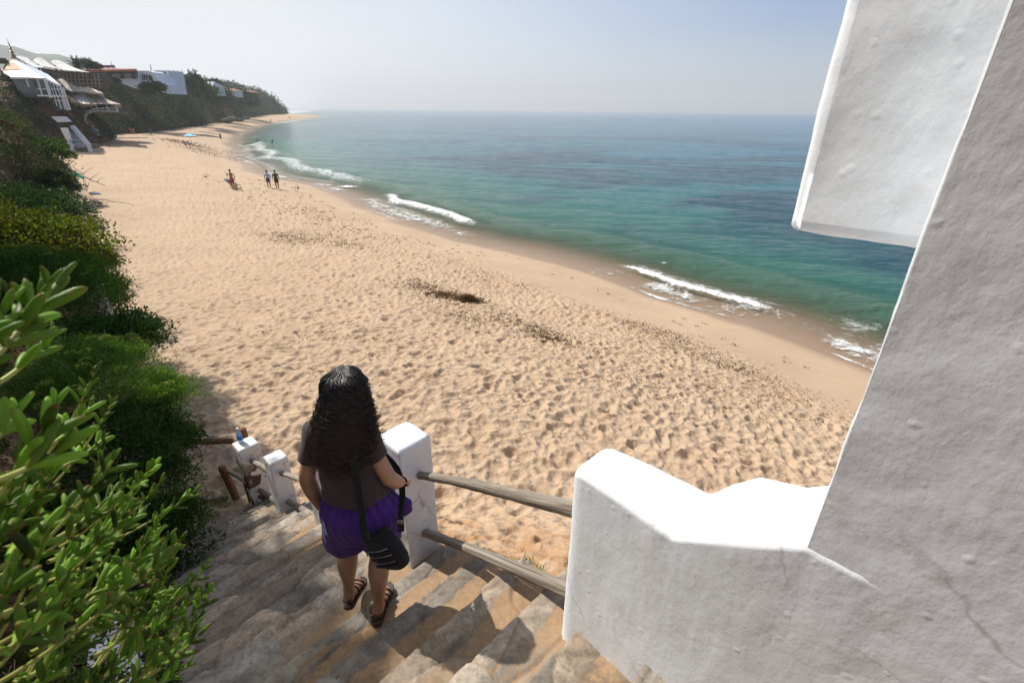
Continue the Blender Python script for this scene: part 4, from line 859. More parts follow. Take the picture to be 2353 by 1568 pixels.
for k,(s0,s1,d0,d1,lab) in enumerate(patches):
    c=sd((s0+s1)/2,(d0+d1)/2,stairz((d0+d1)/2)); e=empty('succulent_plant',c,lab,'succulent plant','succulent mats creeping down beside the stairs'); Lf=Leafy(); St=B(); r=np.random.default_rng(500+k)
    n=int(330*(s1-s0)*(d1-d0))
    for q in range(n):
        S=r.uniform(s0,s1);D=r.uniform(d0,d1); tp=sd(S,D,mat_top(S,D)+r.uniform(-.12,.10)); 
        if tp.z>8.8-.75 and tp.length>0 and math.hypot(tp.x,tp.y)<.8: continue
        if math.hypot(tp.x,tp.y,tp.z-8.8)<.95: continue
        g=Vector((r.uniform(.2,1),r.uniform(-.5,.5),r.uniform(.1,.6))); g.normalize(); bs=tp-g*r.uniform(.12,.28)
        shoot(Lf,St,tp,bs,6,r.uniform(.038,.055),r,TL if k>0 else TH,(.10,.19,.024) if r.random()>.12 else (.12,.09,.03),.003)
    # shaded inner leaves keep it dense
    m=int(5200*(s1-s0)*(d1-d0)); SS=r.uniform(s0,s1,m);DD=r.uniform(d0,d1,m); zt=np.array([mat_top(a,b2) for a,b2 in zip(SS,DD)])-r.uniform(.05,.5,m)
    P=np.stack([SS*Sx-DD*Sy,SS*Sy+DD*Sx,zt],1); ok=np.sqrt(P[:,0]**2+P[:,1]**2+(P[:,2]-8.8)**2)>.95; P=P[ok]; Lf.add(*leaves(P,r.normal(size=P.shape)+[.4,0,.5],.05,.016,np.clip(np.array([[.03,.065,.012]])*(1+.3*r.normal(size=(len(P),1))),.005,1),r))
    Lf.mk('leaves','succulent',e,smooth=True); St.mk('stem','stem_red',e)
# soil hump under the mats
for k,(s0,s1,d0,d1) in enumerate([(-2.2,-.42,-1.5,5.5)]):
    SS,DD=np.meshgrid(np.linspace(s0,s1,30),np.linspace(d0,d1,60),indexing='ij'); zt=np.vectorize(lambda a,b2:mat_top(a,b2))(SS,DD)-.42
    zt[-1,:]-=.8; zt[:,-1]-=1
    o=link('bank',npmesh('bank',np.stack([SS*Sx-DD*Sy,SS*Sy+DD*Sx,zt],2).reshape(-1,3),gridfaces(30,60),'soil')); setk(o,'dark soil bank under the plants beside the stairs',kind='structure')
# hedge running on beside the lower stairs to the sand
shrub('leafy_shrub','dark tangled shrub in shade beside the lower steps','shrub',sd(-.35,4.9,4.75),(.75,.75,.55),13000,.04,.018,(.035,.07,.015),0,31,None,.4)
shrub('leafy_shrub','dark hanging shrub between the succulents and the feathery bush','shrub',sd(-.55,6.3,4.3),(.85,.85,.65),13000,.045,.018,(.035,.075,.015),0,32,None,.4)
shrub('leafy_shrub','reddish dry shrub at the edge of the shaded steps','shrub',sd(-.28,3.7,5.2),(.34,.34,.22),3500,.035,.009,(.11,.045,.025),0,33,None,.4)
# tufts of grass along the stair edge and at the foot
gl=Leafy(); r=np.random.default_rng(8)
def tuft(c,rad,n,h):
    p=np.array(c)+np.stack([r.normal(size=n)*rad,r.normal(size=n)*rad,0*r.random(n)],1); gl.add(*leaves(p,np.stack([r.normal(size=n)*.5,r.normal(size=n)*.5,1+0*r.random(n)],1),h*(.5+r.random(n)),.006,np.clip(np.array([[.16,.21,.04]])*(1+.3*r.normal(size=(n,1))),.01,1),r))
for S,D,rad,n in ((1.53,1.95,.04,260),(1.55,1.82,.04,280),(1.58,1.70,.03,180),(1.60,1.45,.05,260),(1.62,1.36,.04,240),(1.57,1.30,.03,180),(1.68,1.02,.035,240)):
    q=sd(S,D); z0=float(landz(np.array([q.x]),np.array([q.y]))[0]); tuft((q.x,q.y,z0),rad,n,.055)
for k in range(16):
    q=sd(r.uniform(.6,1.15),r.uniform(6.1,6.7)); z0=float(landz(np.array([q.x]),np.array([q.y]))[0]); tuft((q.x,q.y,z0),.06,120,.03)
o=gl.mk('grass','leaf'); setk(o,'small tufts of grass along the stair edge',kind='stuff')
# ------------------------------------------------------------------ trees added above the bank, out of view, to cast shade on sand and steps
def tree(label,base,h,crown,cr_,n,ln,col,seed,cat='tree',group=None,name='tree'):
    r=np.random.default_rng(seed); e=empty(name,base,label,cat,group); b=B(); base=Vector(base); c=Vector(crown)
    b.tube([base,base.lerp(c,.5)+Vector((.1*h*.3,0,0)),c],[.035*h,.026*h,.015*h],8)
    L_=Leafy()
    for k in range(11):
        d=unit(r.normal(size=(1,3)))[0]; q=c+Vector(d*np.array(cr_)*.6); b.tube([c.lerp(base,.15),(c+q)/2,q],[.014*h,.009*h,.004*h],5); bush(L_,tuple(q),tuple(np.array(cr_)*r.uniform(.4,.62)),n//11,ln,ln*.5,np.array(col)*r.uniform(.7,1.3),.3,r,.3,.4,-.9,.25)
    b.mk('trunk','wood_brown',e,smooth=True); L_.mk('crown','leaf',e); return e
for (x_,y_,z_,rx_,n_,lab) in ((-13.4,12.2,12.0,1.3,16000,'unseen tree added farthest along the bank top to shade the sand'),(-12.4,10.9,11.9,1.35,18000,'second unseen tree from the far end, added to shade the sand'),(-11.2,9.2,12.25,1.5,20000,'middle unseen tree on the bank top, added to shade the foot of the stairs'),(-9.75,7.0,13.9,1.6,30000,'unseen tree on the bank top, added to shade the lower steps'),(-8.85,5.55,14.9,1.35,28000,'unseen tree nearest the camera, added to shade the upper steps')):
    tree(lab,(x_-1.2,y_-1.2,z_-5.5),5,(x_,y_,z_),(rx_,rx_,2.3 if z_>13 else 1.1),n_,.15,(.05,.09,.02),int(-x_*10),group='unseen trees added on the bank top to cast shade')
# ------------------------------------------------------------------ buildings along the cliff
MAT['glass']=glassy('dark_glass',(.035,.05,.065),.08,1.0)
MAT['white_metal']=simple('white_metal',(.62,.64,.66),.5,.08,5,0)
MAT['tent_white']=simple('tent_white',(.70,.73,.80),.6,.10,1.2,.4,.1)
MAT['tent_grey']=simple('tent_grey',(.50,.50,.48),.8,.45,1.6,.4,.1)
MAT['canvas']=simple('canvas',(.55,.47,.38),.85,.18,.9,.3,.1)
MAT['canvas_tan']=simple('canvas_tan',(.55,.38,.22),.85,.18,.9,.3,.1)
MAT['gold']=simple('gold_paint',(.36,.17,.07),.4,.3,6,0)
MAT['tile']=simple('red_tile',(.34,.13,.08),.85,.3,3,.5,.1)
MAT['slate']=simple('grey_roof',(.30,.33,.38),.8,.15,3,.3,.1)
MAT['white_wall']=simple('whitewash',(.66,.69,.73),.85,.08,1.2,.2,.05)
MAT['dark_wood']=simple('dark_timber',(.07,.055,.045),.85,.4,2,.3,.05)
MAT['rock']=simple('rock',(.20,.16,.12),.95,.4,1.5,.9,.3)
MAT['board']=simple('sign_board',(.30,.20,.26),.8,.2,2,0)
MAT['board_dark']=simple('sign_stroke',(.12,.05,.09),.8,.2,2,0)
def pan(pts,Y,th=.25):
    """solid panel from outline px points at depth Y (or own depth), with thickness away from the camera"""
    P=[aty(p[0],p[1],p[2] if len(p)>2 else Y) for p in pts]; n=(P[1]-P[0]).cross(P[-1]-P[0]).normalized()
    if n.y<0: n=-n
    k=len(P); v=P+[p+n*th for p in P]; f=[tuple(range(k)),tuple(range(2*k-1,k-1,-1))]+[(i,i+k,(i+1)%k+k,(i+1)%k) for i in range(k)]
    return v,f
def bld(label,px,py,Y,cat='building',name='building',group=None): return empty(name,aty(px,py,Y),label,cat,group)
pv_=bld('glass walled pavilion with a white pointed tent roof and golden spire','110','222' and 222,82) if False else bld('glass walled pavilion with a white pointed tent roof and golden spire',110,222,82,name='pavilion')
ev=[(25,178,82),(64,179,81.5),(103,180.5,82),(120,188,83),(137,196,84),(126,185,91),(108,170,97),(50,166,97),(2,165,96),(3.7,164,86),(14,171,83)]
ap=aty(32,132,88); E_=[aty(*q) for q in ev]; k=len(E_); rows=[]
for t in np.linspace(0,1,9):
    q=1-t; row=[]
    for p in E_+[E_[0]]:
        c=p.lerp(ap,t); c.z=p.z+(ap.z-p.z)*(t**1.25) ; row.append(c)
    rows.append(row)
b=B(); b.sheet(rows,.12); b.mk('roof','tent_white',pv_)
b=B(); b.rings([((ap.x,ap.y,ap.z+z*.86),r*.62,r*.62) for z,r in ((-1.0,2.0),(-.3,.8),(.1,.45),(.35,.42),(.4,.7),(.5,.3),(.9,.28),(.95,.5),(1.05,.22),(1.5,.2),(1.55,.36),(1.65,.14),(2.1,.12),(2.15,.25),(2.25,.07),(3.2,.02))],12); b.mk('spire','gold',pv_)
def pbeam(b,p,q,w_,Y): b.beam(aty(p[0],p[1],p[2] if len(p)>2 else Y),aty(q[0],q[1],q[2] if len(q)>2 else Y),w_)
b=B(); b.add(*pan([(26,180),(103,181),(117,224),(60,224),(40,205)],82.5,.3)); b.add(*pan([(103,181,82.5),(138,196,84.5),(160,253,84.5),(131,253,83.5),(117,224,82.5)],82.5,.3)); b.add(*pan([(138,196,85),(160,253,85),(158,245,95),(134,188,95)],90,.3)); b.mk('glazing','glass',pv_)
b=B()
for p,q,w_ in (((103,180),(117.3,225),.30),((137.3,196.5),(155.4,253.3),.17),((144.8,201.5),(161,253.3),.17),((85.5,204.6),(138.5,205.3),.10),((87.4,219.6),(151,221.5),.22),((126,231.5),(153,231.5),.16),((60,181),(67,200),.16),((86,181),(97,219),.14),((112,185),(125,221),.1),((120,189),(131,221),.1),((128,193),(139,221),.1),((25,179.5),(103,181.5),.2),((103,181.5),(137,197.5),.25),((132,222),(141,250),.12),((142,222),(150,252),.12),((125,222),(131,244),.1)): pbeam(b,p,q,w_,81.9 if p[0]<104 else 83)
b.mk('frame','white_metal',pv_)
# awning at the left edge
aw=bld('tan awning on dark timber struts at the left edge of the pavilion roof',20,160,76,'awning','awning'); b=B(); b.sheet([[aty(2,163,74),aty(50,159.7,76)],[aty(15,146.6,79),aty(35,145,80)]],.08); b.mk('canopy','canvas_tan',aw)
for p,q,w_,Y in (((0,142),(17,143),.5,78),((15,147),(3,168),.12,75),((0,158),(6,174),.12,75),((0,137),(12,138),.4,79)): b=B(); pbeam(b,p,q,w_,Y); b.mk('strut','dark_wood',aw)
# three patched ridge tents
TG='patched ridge tents on the terrace'
def tent(lab,ridge,eave,left,Y):
    e=bld(lab,eave[0][0],eave[0][1],Y,'tent','tent',TG); n=9; rows=[]
    for i in range(n):
        t=i/(n-1); a=aty(ridge[0][0],ridge[0][1],Y+5).lerp(aty(eave[0][0],eave[0][1],Y-3),t); c=aty(ridge[1][0],ridge[1][1],Y+7).lerp(aty(eave[1][0],eave[1][1],Y-3),t); a.z-=.9*math.sin(math.pi*t)*.35;c.z-=.9*math.sin(math.pi*t)*.35; rows.append([a.lerp(c,s) for s in np.linspace(0,1,6)])
    b=B(); b.sheet(rows,.08); b.mk('canopy','tent_grey',e); b=B(); b.sheet([[aty(left[0][0],left[0][1],Y+5),aty(ridge[0][0],ridge[0][1],Y+5)],[aty(left[1][0],left[1][1],Y-2.9),aty(eave[0][0],eave[0][1],Y-3.02)]],.06); b.mk('side_flap','tent_grey',e)
    b=B(); pbeam(b,(ridge[0][0],ridge[0][1],Y+5),(ridge[0][0]+8,ridge[0][1]+30,Y+5),.18,Y); b.mk('pole','dark_wood',e); b=B(); pbeam(b,(eave[1][0]-1,eave[1][1],Y-2.8),(eave[1][0]+4,eave[1][1]+17,Y-2.8),.15,Y); b.mk('pole','dark_wood',e)
tent('patched white tent roof next to the golden spire',[(42,129),(60,131.6)],[(88,155),(103,156)],[(36,131),(80,155)],99)
tent('grey patched ridge tent in the middle of the three',[(82.4,132.3),(96.5,134)],[(103,153.5),(143,160)],[(75,140.4),(96,153)],102)
tent('grey patched ridge tent on the right, its corner reaching the red roofed restaurant',[(123,137.3),(139,139.8)],[(139,161),(206.4,166.6)],[(117.3,142),(137,160)],106)
# dark terrace under the tents
te=bld('dark timber terrace with thin railings under the patched tents',160,200,112,name='terrace'); b=B(); b.add(*pan([(90,156),(140,163),(205,168),(222,168.5),(236,187),(222,205),(150,203),(120,190)],112,3.0)); b.mk('wall','dark_wood',te)
b=B()
for q in ((128,181,236,184),(150,190,236,193),(160,196,234,200)): pbeam(b,q[:2],q[2:],.12,110)
for x_ in range(135,226,9): pbeam(b,(x_,170),(x_+5,200),.10,110.2)
b.mk('railing','wood',te)
# sails
def sail(lab,up,lo,Y0,Y1,mat,poles=()):
    e=bld(lab,lo[0][0],lo[0][1],Y0,'sail awning','sail_awning','canvas sails shading the decks'); n=21; f=lambda L_,t:(np.interp(t,np.linspace(0,1,len(L_)),[q[0] for q in L_]),np.interp(t,np.linspace(0,1,len(L_)),[q[1] for q in L_]))
    rows=[]
    for i in range(8):
        s=i/7; row=[]
        for t in np.linspace(0,1,n*2):
            u=f(up,t);l=f(lo,t); a=aty(u[0],u[1],Y1);c=aty(l[0],l[1],Y0); p=c.lerp(a,s); p.z-=.7*math.sin(math.pi*s)*(.6+.4*abs(math.sin(t*14))); row.append(p)
        rows.append(row)
    b=B(); b.sheet(rows,.06); b.mk('canopy',mat,e)
    if poles:
        for p,q,Y in poles: b=B(); pbeam(b,p,q,.16,Y); b.mk('pole','white_metal',e)
sail('upper cream sail awning with a jagged upper edge below the tents',[(129.4,185.3),(140.5,180.7),(158,190),(175.7,198.2),(176,201),(185,199),(192,202),(201,199.6),(218,206),(236,213.5)],[(133,190),(146,203.8),(164.6,210.2),(185,209.3),(212.6,213),(236,214.5)],100,105,'canvas')
sail('lower white peaked sail awning over the round deck',[(166,224),(176,219),(186.7,212.5),(194,219),(205,226),(218,232)],[(166.5,233),(180,237),(196,239),(208,239.6),(218,239)],97,102,'tent_white',(((186.7,213),(190,245),102),))
sail('lower sandy sail awning with scalloped top running to a long right tip',[(199,214),(210,214),(212,217),(222,215.5),(226,219),(238,222),(244,228),(258,234),(276,239.3)],[(204,236),(216,238.5),(230,239),(245,238.5),(262,239),(277,240)],98,104,'canvas',(((220,238),(226,258),99),((244,238),(249,256),99),((265,238),(270,257),99)))
sail('small brown sail flap beside the pavilion corner',[(151.6,218),(160,222),(172,229),(188,234),(205,237)],[(152,219),(159,228),(163,236),(185,240),(212,240)],96,99,'canvas_tan')
dk=bld('round deck on the cliff with curved white railings and steps',215,258,103,'deck','deck'); b=B(); b.add(*pan([(168,240),(268,240),(272,256),(210,257),(170,254)],106,4)); b.mk('back_wall','dark_wood',dk)
b=B(); P=[aty(x_,y_,Y) for x_,y_,Y in ((163,253,100),(200,254,98),(236,256,98),(270,257,99),(272,258.5,112),(165,256,112))]; b.prism([(p.x,p.y) for p in P],P[1].z-.35,P[1].z); b.mk('floor','wood',dk)
b=B()
for off in (0,5.5):
    c=[(270,249+off,98),(250,248.5+off,98),(234.8,249+off,98),(217,250+off,97.5),(206,254+off,97),(198,260+off,97),(194+off*.4,268+off*.3,97.5),(195+off*.6,277,98),(199+off*.7,286,98.5),(204+off*.7,293,99)]
    b.tube([aty(*q) for q in c],.07,6)
for q in ((270,249,98),(250,248.5,98),(234.8,249,98),(217,250,97.5),(206,254,97),(198,260,97),(194,268,97.5)): pbeam(b,(q[0],q[1],q[2]),(q[0]+2,q[1]+7.5,q[2]),.08,98)
pbeam(b,(207,292.5,99),(226.5,299,99),.09,99); pbeam(b,(206,298,98),(222,303,98),.09,98); pbeam(b,(226.5,299,99),(227,306,99),.08,99); pbeam(b,(207,292,99),(209,305,99),.08,99)
b.mk('railing','white_metal',dk)
b=B()
for i in range(9): q=aty(199+i*1.7,285+i*2.0,100.5-i*.2); b.box((q.x,q.y,q.z-.5),(1.6,.5,1.0),.5)
b.mk('stairs','plaster_dirty',dk)
# red roofed restaurant
re_=bld('long restaurant with red tiled roof, big windows and a sign on top',270,182,150,name='restaurant')
b=B(); b.add(*pan([(215,164),(313,163),(319,206),(300,200),(275,190),(240,186),(222,184)],150,7)); b.mk('wall','white_wall',re_)
b=B(); 
for i in range(8):
    pass
rowsR=[[aty(190+i*12.3,163.8-.2*i,147.5) for i in range(11)],[aty(196+i*11.8,158.6+.15*i,158) for i in range(11)]]; b.sheet(rowsR,.5); b.mk('roof','tile',re_)
b=B(); b.add(*pan([(205,165.5),(312,163.8),(312.5,166.6),(206,168.5)],148.6,.5)); b.mk('eave_beam','dark_wood',re_)
for x0,x1 in ((241.6,250.2),(255.6,277.1),(281.5,303),(306.3,315)):
    f_=B(); f_.add(*pan([(x0-1.4,166.5),(x1+.8,166.5),(x1+2.2,180.5),(x0,180.5)],149.7,.25)); fo=f_.mk('window','white_metal',re_); g_=B(); g_.add(*pan([(x0,167.3),(x1,167.3),(x1+1.2,179.6),(x0+1.2,179.6)],149.55,.12)); g_.mk('pane','glass',fo)
for x_ in (250.8,278.6,304.3): b=B(); pbeam(b,(x_,165.5),(x_+2.4,181),.5,149.4); b.mk('pillar','dark_wood',re_)
b=B(); b.add(*pan([(221.6,150.2),(262,149.8),(263.5,155),(223,155.6)],153,.25)); so_=b.mk('sign','board',re_); b=B(); rq=random.Random(3); x_=224
while x_<260.5:
    w_=rq.uniform(.7,1.7); y_=151+rq.uniform(0,.4); b.add(*pan([(x_,y_),(x_+w_,y_),(x_+w_+.4,y_+rq.uniform(2.2,3.2)),(x_+.4,y_+3)],152.85,.1)); x_+=w_+rq.uniform(.5,1.0)
b.mk('sign_stroke','board_dark',so_)
for x_ in (224,236,248,260): b=B(); pbeam(b,(x_,154.5),(x_+.8,160.5),.18,153.3); b.mk('sign_post','white_metal',re_)
b=B(); pbeam(b,(255,142.5),(257,151),.14,153.3); b.mk('antenna','white_metal',re_)
# white villa and tower
vi=bld('white modern villa with sloping parapet and slim windows',350,200,153,name='villa'); b=B(); b.add(*pan([(312,162.3),(341,163),(348,166),(359,178),(368,193),(385,194.4),(390.5,216),(372,212),(352,206),(340,206),(319,206)],152,8)); b.mk('wall','white_wall',vi)
for x_ in (319,324,329,334): f_=B(); f_.add(*pan([(x_,171.5),(x_+3.2,171.5),(x_+5,184),(x_+1.8,184)],151.85,.1)); f_.mk('window','glass',vi)
f_=B(); f_.add(*pan([(339,172.5),(347,173.5),(352,186),(343,186)],151.85,.1)); f_.mk('terrace_opening','dark_wood',vi)
tw=bld('square white tower block rising behind the villa',378,195,158,name='tower'); b=B(); b.add(*pan([(362.5,161.5),(386,162),(393,196),(370,196)],158,7)); b.mk('wall','white_wall',tw)
f_=B(); f_.add(*pan([(363.5,165),(380,165.3),(383,176),(365,176)],157.85,.1)); f_.mk('window','glass',tw); f_=B(); f_.add(*pan([(365,184),(377,184),(379,193),(367,193)],157.85,.1)); f_.mk('terrace_opening','dark_wood',tw)
ch=bld('small reddish chimney block left of the white tower',356,168,157,'chimney','chimney'); b=B(); b.add(*pan([(352.6,162.3),(358,162.3),(361,176),(355,176)],157,1.5)); b.mk('stack','tile',ch)
# farther houses
def house(lab,x0,x1,yr,ye,yb,Y,roof,wallm='white_wall',chim=None,dep=9):
    e=bld(lab,(x0+x1)/2,yb,Y,'house','house'); A=aty(x0,ye,Y);C=aty(x1,ye,Y); zb=aty((x0+x1)/2,yb,Y).z-2; zr=aty((x0+x1)/2,yr,Y+dep/2).z
    b=B(); b.box(((A.x+C.x)/2,Y+dep/2,(A.z+zb)/2),(abs(C.x-A.x),dep,A.z-zb)); w0=b.mk('wall',wallm,e); o_=.6
    b=B(); v=[(A.x-o_,Y-o_,A.z),(C.x+o_,Y-o_,A.z),(C.x+o_,Y+dep+o_,A.z),(A.x-o_,Y+dep+o_,A.z),(A.x+(C.x-A.x)*.25,Y+dep/2,zr),(C.x-(C.x-A.x)*.25,Y+dep/2,zr)]
    b.add(v,[(0,1,5,4),(1,2,5),(2,3,4,5),(3,0,4),(3,2,1,0)]); ro=b.mk('roof',roof,e)
    for t in (.25,.65):
        g_=B(); x_=A.x+(C.x-A.x)*t; g_.box((x_,Y-.05,A.z-1.3),(1.3,.2,1.2)); g_.mk('window','glass',e)
    if chim:
        g_=B(); p=aty(chim[0],chim[1],Y+dep/2); g_.box((p.x,p.y,p.z-1.2),(1.0,1.0,2.6)); g_.box((p.x,p.y,p.z+.15),(1.3,1.3,.3)); g_.mk('chimney','tile',ro)
house('white house with grey hipped roof right of the palm',457,489,187.3,199.5,207,232,'slate')
house('pale house with red roof and chimney on the far cliff',508,537,203.5,208.5,214,300,'tile','white_wall',(522.5,202.5))
house('last dark house with flat red roof before the point',538,573,207,211.5,222,330,'tile','soil',(563,206),12)
rw=bld('brown retaining wall at the tip of the headland',645,262,560,'wall','retaining_wall'); b=B(); b.add(*pan([(632,249),(644,246.5),(650,262.5),(634,262.5)],560,14)); b.mk('wall','soil',rw)
# white stairs of the next beach access
fs=empty('white_stairs',atz(186,340,2.9),'flight of stone steps between stepped white parapets below the pavilion','stairs')
BL,BR_=atz(170,339,2.9),atz(200,339,2.9); TL_,TR_=aty(147,294,85.5),aty(161,294,87.5); TL_.z=TR_.z=5.45
for i in range(15):
    t=i/15; a=BL.lerp(TL_,t);c=BR_.lerp(TR_,t); a2=BL.lerp(TL_,t+1/15);c2=BR_.lerp(TR_,t+1/15); z1=2.9+.17*(i+1)
    b=B(); b.add([(a.x,a.y,2.2),(c.x,c.y,2.2),(c2.x,c2.y,2.2),(a2.x,a2.y,2.2),(a.x,a.y,z1),(c.x,c.y,z1),(c2.x,c2.y,z1),(a2.x,a2.y,z1)],[(3,2,1,0),(4,5,6,7),(0,1,5,4),(1,2,6,5),(2,3,7,6),(3,0,4,7)]); b.mk('step','rock',fs); b=B(); b.add([(a.x,a.y,z1+.003),(c.x,c.y,z1+.003),(a.x*.5+a2.x*.5,a.y*.5+a2.y*.5,z1+.003),(c.x*.5+c2.x*.5,c.y*.5+c2.y*.5,z1+.003),(a.x,a.y-.05,z1-.045),(c.x,c.y-.05,z1-.045)],[(0,1,3,2),(4,5,1,0)]); b.mk('nosing','white_wall',fs)
b=B(); dr=(TR_-BR_)/14
for i in range(14):
    c=BR_+dr*i; z1=2.9+.18*(i+1)+.42; b.box((c.x+.42,c.y,z1-.9),(.42,.66,1.8),.3)
b.mk('parapet','white_wall',fs)
b=B()
for i in range(4): c=BL+(TL_-BL)*i/14; b.box((c.x-.2,c.y,2.9+.2*i-.2),(.5,.6,1.6),.5)
b.mk('parapet','white_wall',fs)
b=B(); b.add(*pan([(138,294),(152,294),(160,317),(152,322)],76.5,.3)); b.mk('side_wall','white_wall',fs)
b=B(); b.add(*pan([(117,268),(146,268),(158,280),(132,281)],82,.6)); b.mk('landing_wall','white_wall',fs)
# ------------------------------------------------------------------ palms, agaves, trees on the skyline
def palm(lab,base,crown,rad,seed,cat='palm tree'):
    r=random.Random(seed); e=empty('palm_tree',base,lab,cat); b=B(); b.tube([base,Vector(base).lerp(Vector(crown),.6),crown],[rad*.16,rad*.12,rad*.13],9); b.mk('trunk','dark_wood',e,smooth=True)
    L_=Leafy(); rn=np.random.default_rng(seed)
    for k in range(46):
        a=r.uniform(0,6.28); el=r.uniform(-.7,1.35); d=np.array([math.cos(a)*math.cos(el),math.sin(a)*math.cos(el),math.sin(el)]); n=34; ts=np.linspace(.08,1,n); L1=rad*r.uniform(.85,1.15)
        p=np.array(crown)+d*ts[:,None]*L1+np.array([0,0,-1])*(ts[:,None]**2.2)*L1*.45*max(.3,math.cos(el)); tg_=np.gradient(p,axis=0); sv=unit(np.cross(tg_,[0,0,1.]))
        for s in (-1,1): L_.add(*leaves(p,unit(tg_)+sv*s*.9+np.array([0,0,-.35]),L1*.22*np.sin(ts*2.6+.3),L1*.022,np.clip(np.array([[.035,.055,.018]])*(1+.25*rn.normal(size=(n,1))),.004,1),rn))
        L_.add(*leaves(p[:-1],np.diff(p,axis=0),L1*.05,L1*.02,np.full((n-1,3),.05),rn))
    L_.mk('fronds','scrub',e)
palm('tall palm with a dark shaggy skirt standing above the cliff trees',aty(450,203,200),aty(444,178,200),3.3,71)
palm('palm behind the patched tents',aty(180,170,125),aty(174,149,125),2.1,72)
palm('tiny far palm above the dark red roof',aty(540,212,345),aty(540,206,345),2.2,73)
def mound(lab,px,py,Y,rx,rz,n,ln,col,seed,cat='tree',name='tree',group='bushy trees on the far cliff top'):
    r=np.random.default_rng(seed); c=aty(px,py,Y); e=empty(name,(c.x,c.y,c.z-rz*1.6),lab,cat,group); b=B(); b.tube([(c.x,c.y,c.z-rz*1.3),(c.x+.1,c.y,c.z-rz*.8),(c.x,c.y,c.z)],[rx*.05,rx*.04,rx*.03],6); b.mk('trunk','dark_wood',e)
    L_=Leafy()
    for k in range(9):
        d=unit(r.normal(size=(1,3)))[0]; bush(L_,(c.x+d[0]*rx*.6,c.y+d[1]*rx*.5,c.z+abs(d[2])*rz*.6-rz*.1),(rx*r.uniform(.35,.6),rx*.5,rz*r.uniform(.4,.65)),n//9,ln,ln*.5,np.array(col)*r.uniform(.7,1.3),.25,r,.3,.35,-.8,.3)
    L_.mk('crown','scrub',e)
for a in (('bushy tree right behind the white tower',402,190,176,3.2,3.0,2600,.5,(.045,.075,.02),81),('low bushy tree left of the tall palm',428,192,192,3.6,2.6,2600,.5,(.035,.065,.018),82),('dark conical thicket under the palm skirt',452,194,197,3.2,3.6,2600,.5,(.02,.035,.012),83),
    ('round green tree between the two far houses',497,200,250,3.4,3.2,2400,.6,(.035,.065,.018),84),('dark spreading bush on the slope below the villa parapet',352,207,146,3.4,2.0,3000,.5,(.022,.04,.014),85),('dark bush in front of the restaurant wall',262,186,140,1.6,.8,1500,.35,(.025,.045,.015),86),
    ('tree crown before the last dark house',560,221,322,5.5,3.2,2400,.8,(.03,.055,.018),88),('leafy crown near the pale red roofed house',508,212,292,4.0,2.6,2200,.7,(.035,.07,.02),89),('bushy crown by the brown retaining wall',612,243,520,12,7,3000,1.5,(.035,.055,.025),90),('green tree beside the palm behind the tents',197,153,128,3.0,1.4,1800,.4,(.045,.075,.02),91),('broad green crown on the slope under the tall palm',455,218,205,8,4.5,4200,.7,(.04,.085,.022),92),('big dark green crown on the far slope',505,232,262,9,6,4200,.8,(.028,.06,.018),93),('rounded green crown next before the point',560,238,335,9,5.5,3600,1.0,(.03,.055,.02),94)): mound(*a)
def stalk(lab,px,py0,py1,Y,seed):
    r=random.Random(seed); a=aty(px,py1,Y);c=aty(px-1,py0,Y); H_=(c-a).length; e=empty('agave_stalk',a,lab,'agave','flowering agave stalks on the cliff top'); b=B(); b.tube([a,c],[.09,.03],6); 
    for k in range(14):
        t=.35+.65*k/14; p=a.lerp(c,t); an=r.uniform(0,6.28); L1=H_*.13*(1.15-t*.6); q=p+Vector((math.cos(an)*L1,math.sin(an)*L1,L1*.45)); b.tube([p,q],[.03,.02],4); b.ball(q,(L1*.34,L1*.34,L1*.16),7,4)
    b.mk('stalk','dark_wood',e)
stalk('agave flower stalk left of the tall palm',419,160,190,190,1); stalk('agave flower stalk above the villa roof',347,148,166,148,2); stalk('agave flower stalk standing before the villa wall',330,186,206,146,3); stalk('second agave flower stalk before the dark bush below the villa',338,189,207,145,4)
# ------------------------------------------------------------------ rocks on the upper beach
def rockpile(lab,px,py,z,n,spread,size,seed,name='rock',cat='rock',grp=None):
    r=random.Random(seed); c=atz(px,py,z)
    for i in range(n):
        q=Vector((c.x+r.uniform(-1,1)*spread,c.y+r.uniform(-1,1)*spread,z+size*.1)); e=empty(name,q,lab,cat,grp); b=B(); b.ball(q,(size*r.uniform(.7,1.5),size*r.uniform(.6,1),size*r.uniform(.3,.6)),12,8); o=b.mk('stone','rock',e,smooth=True); co=grab(o.data); co+=(fbm(co[:,0]*.9/size,co[:,1]*.9/size,co[:,2]*.9/size,3,seed+i)*size*.35)[:,None]*unit(co-np.array(q)); setco(o.data,co)
rockpile('pale fallen rock slabs at the cliff foot by the sunbathers',487,275,2.9,8,7,2.4,5,grp='rock slabs at the far cliff foot')
rockpile('rocks at the foot of the far cliff, towards the point',515,277,2.9,5,8,2.0,6,grp='rocks along the far cliff foot')
rockpile('brown rocks at the cliff foot near the headland end',545,272,2.9,6,9,2.4,7,grp='brown rocks near the point')
rockpile('dark pointed rock beside the foot of the white stairs',213,338,2.9,1,.1,1.3,8)
rockpile('long low sandstone ledge under the cliff',345,286,3.6,6,6,2.6,9,grp='sandstone ledges under the cliff')
rockpile('dark stone lying where the shade meets the sand',226,524,3.1,1,.1,.28,10)
bo=empty('beached_boat',atz(382,294,2.9),'small dark upturned boat near the cliff foot','boat'); c=atz(382,293,2.9); b=B()
b.rings([((c.x+t*2.2,c.y+t*.6,0),.001,.001) for t in (0,1)],4) if False else None
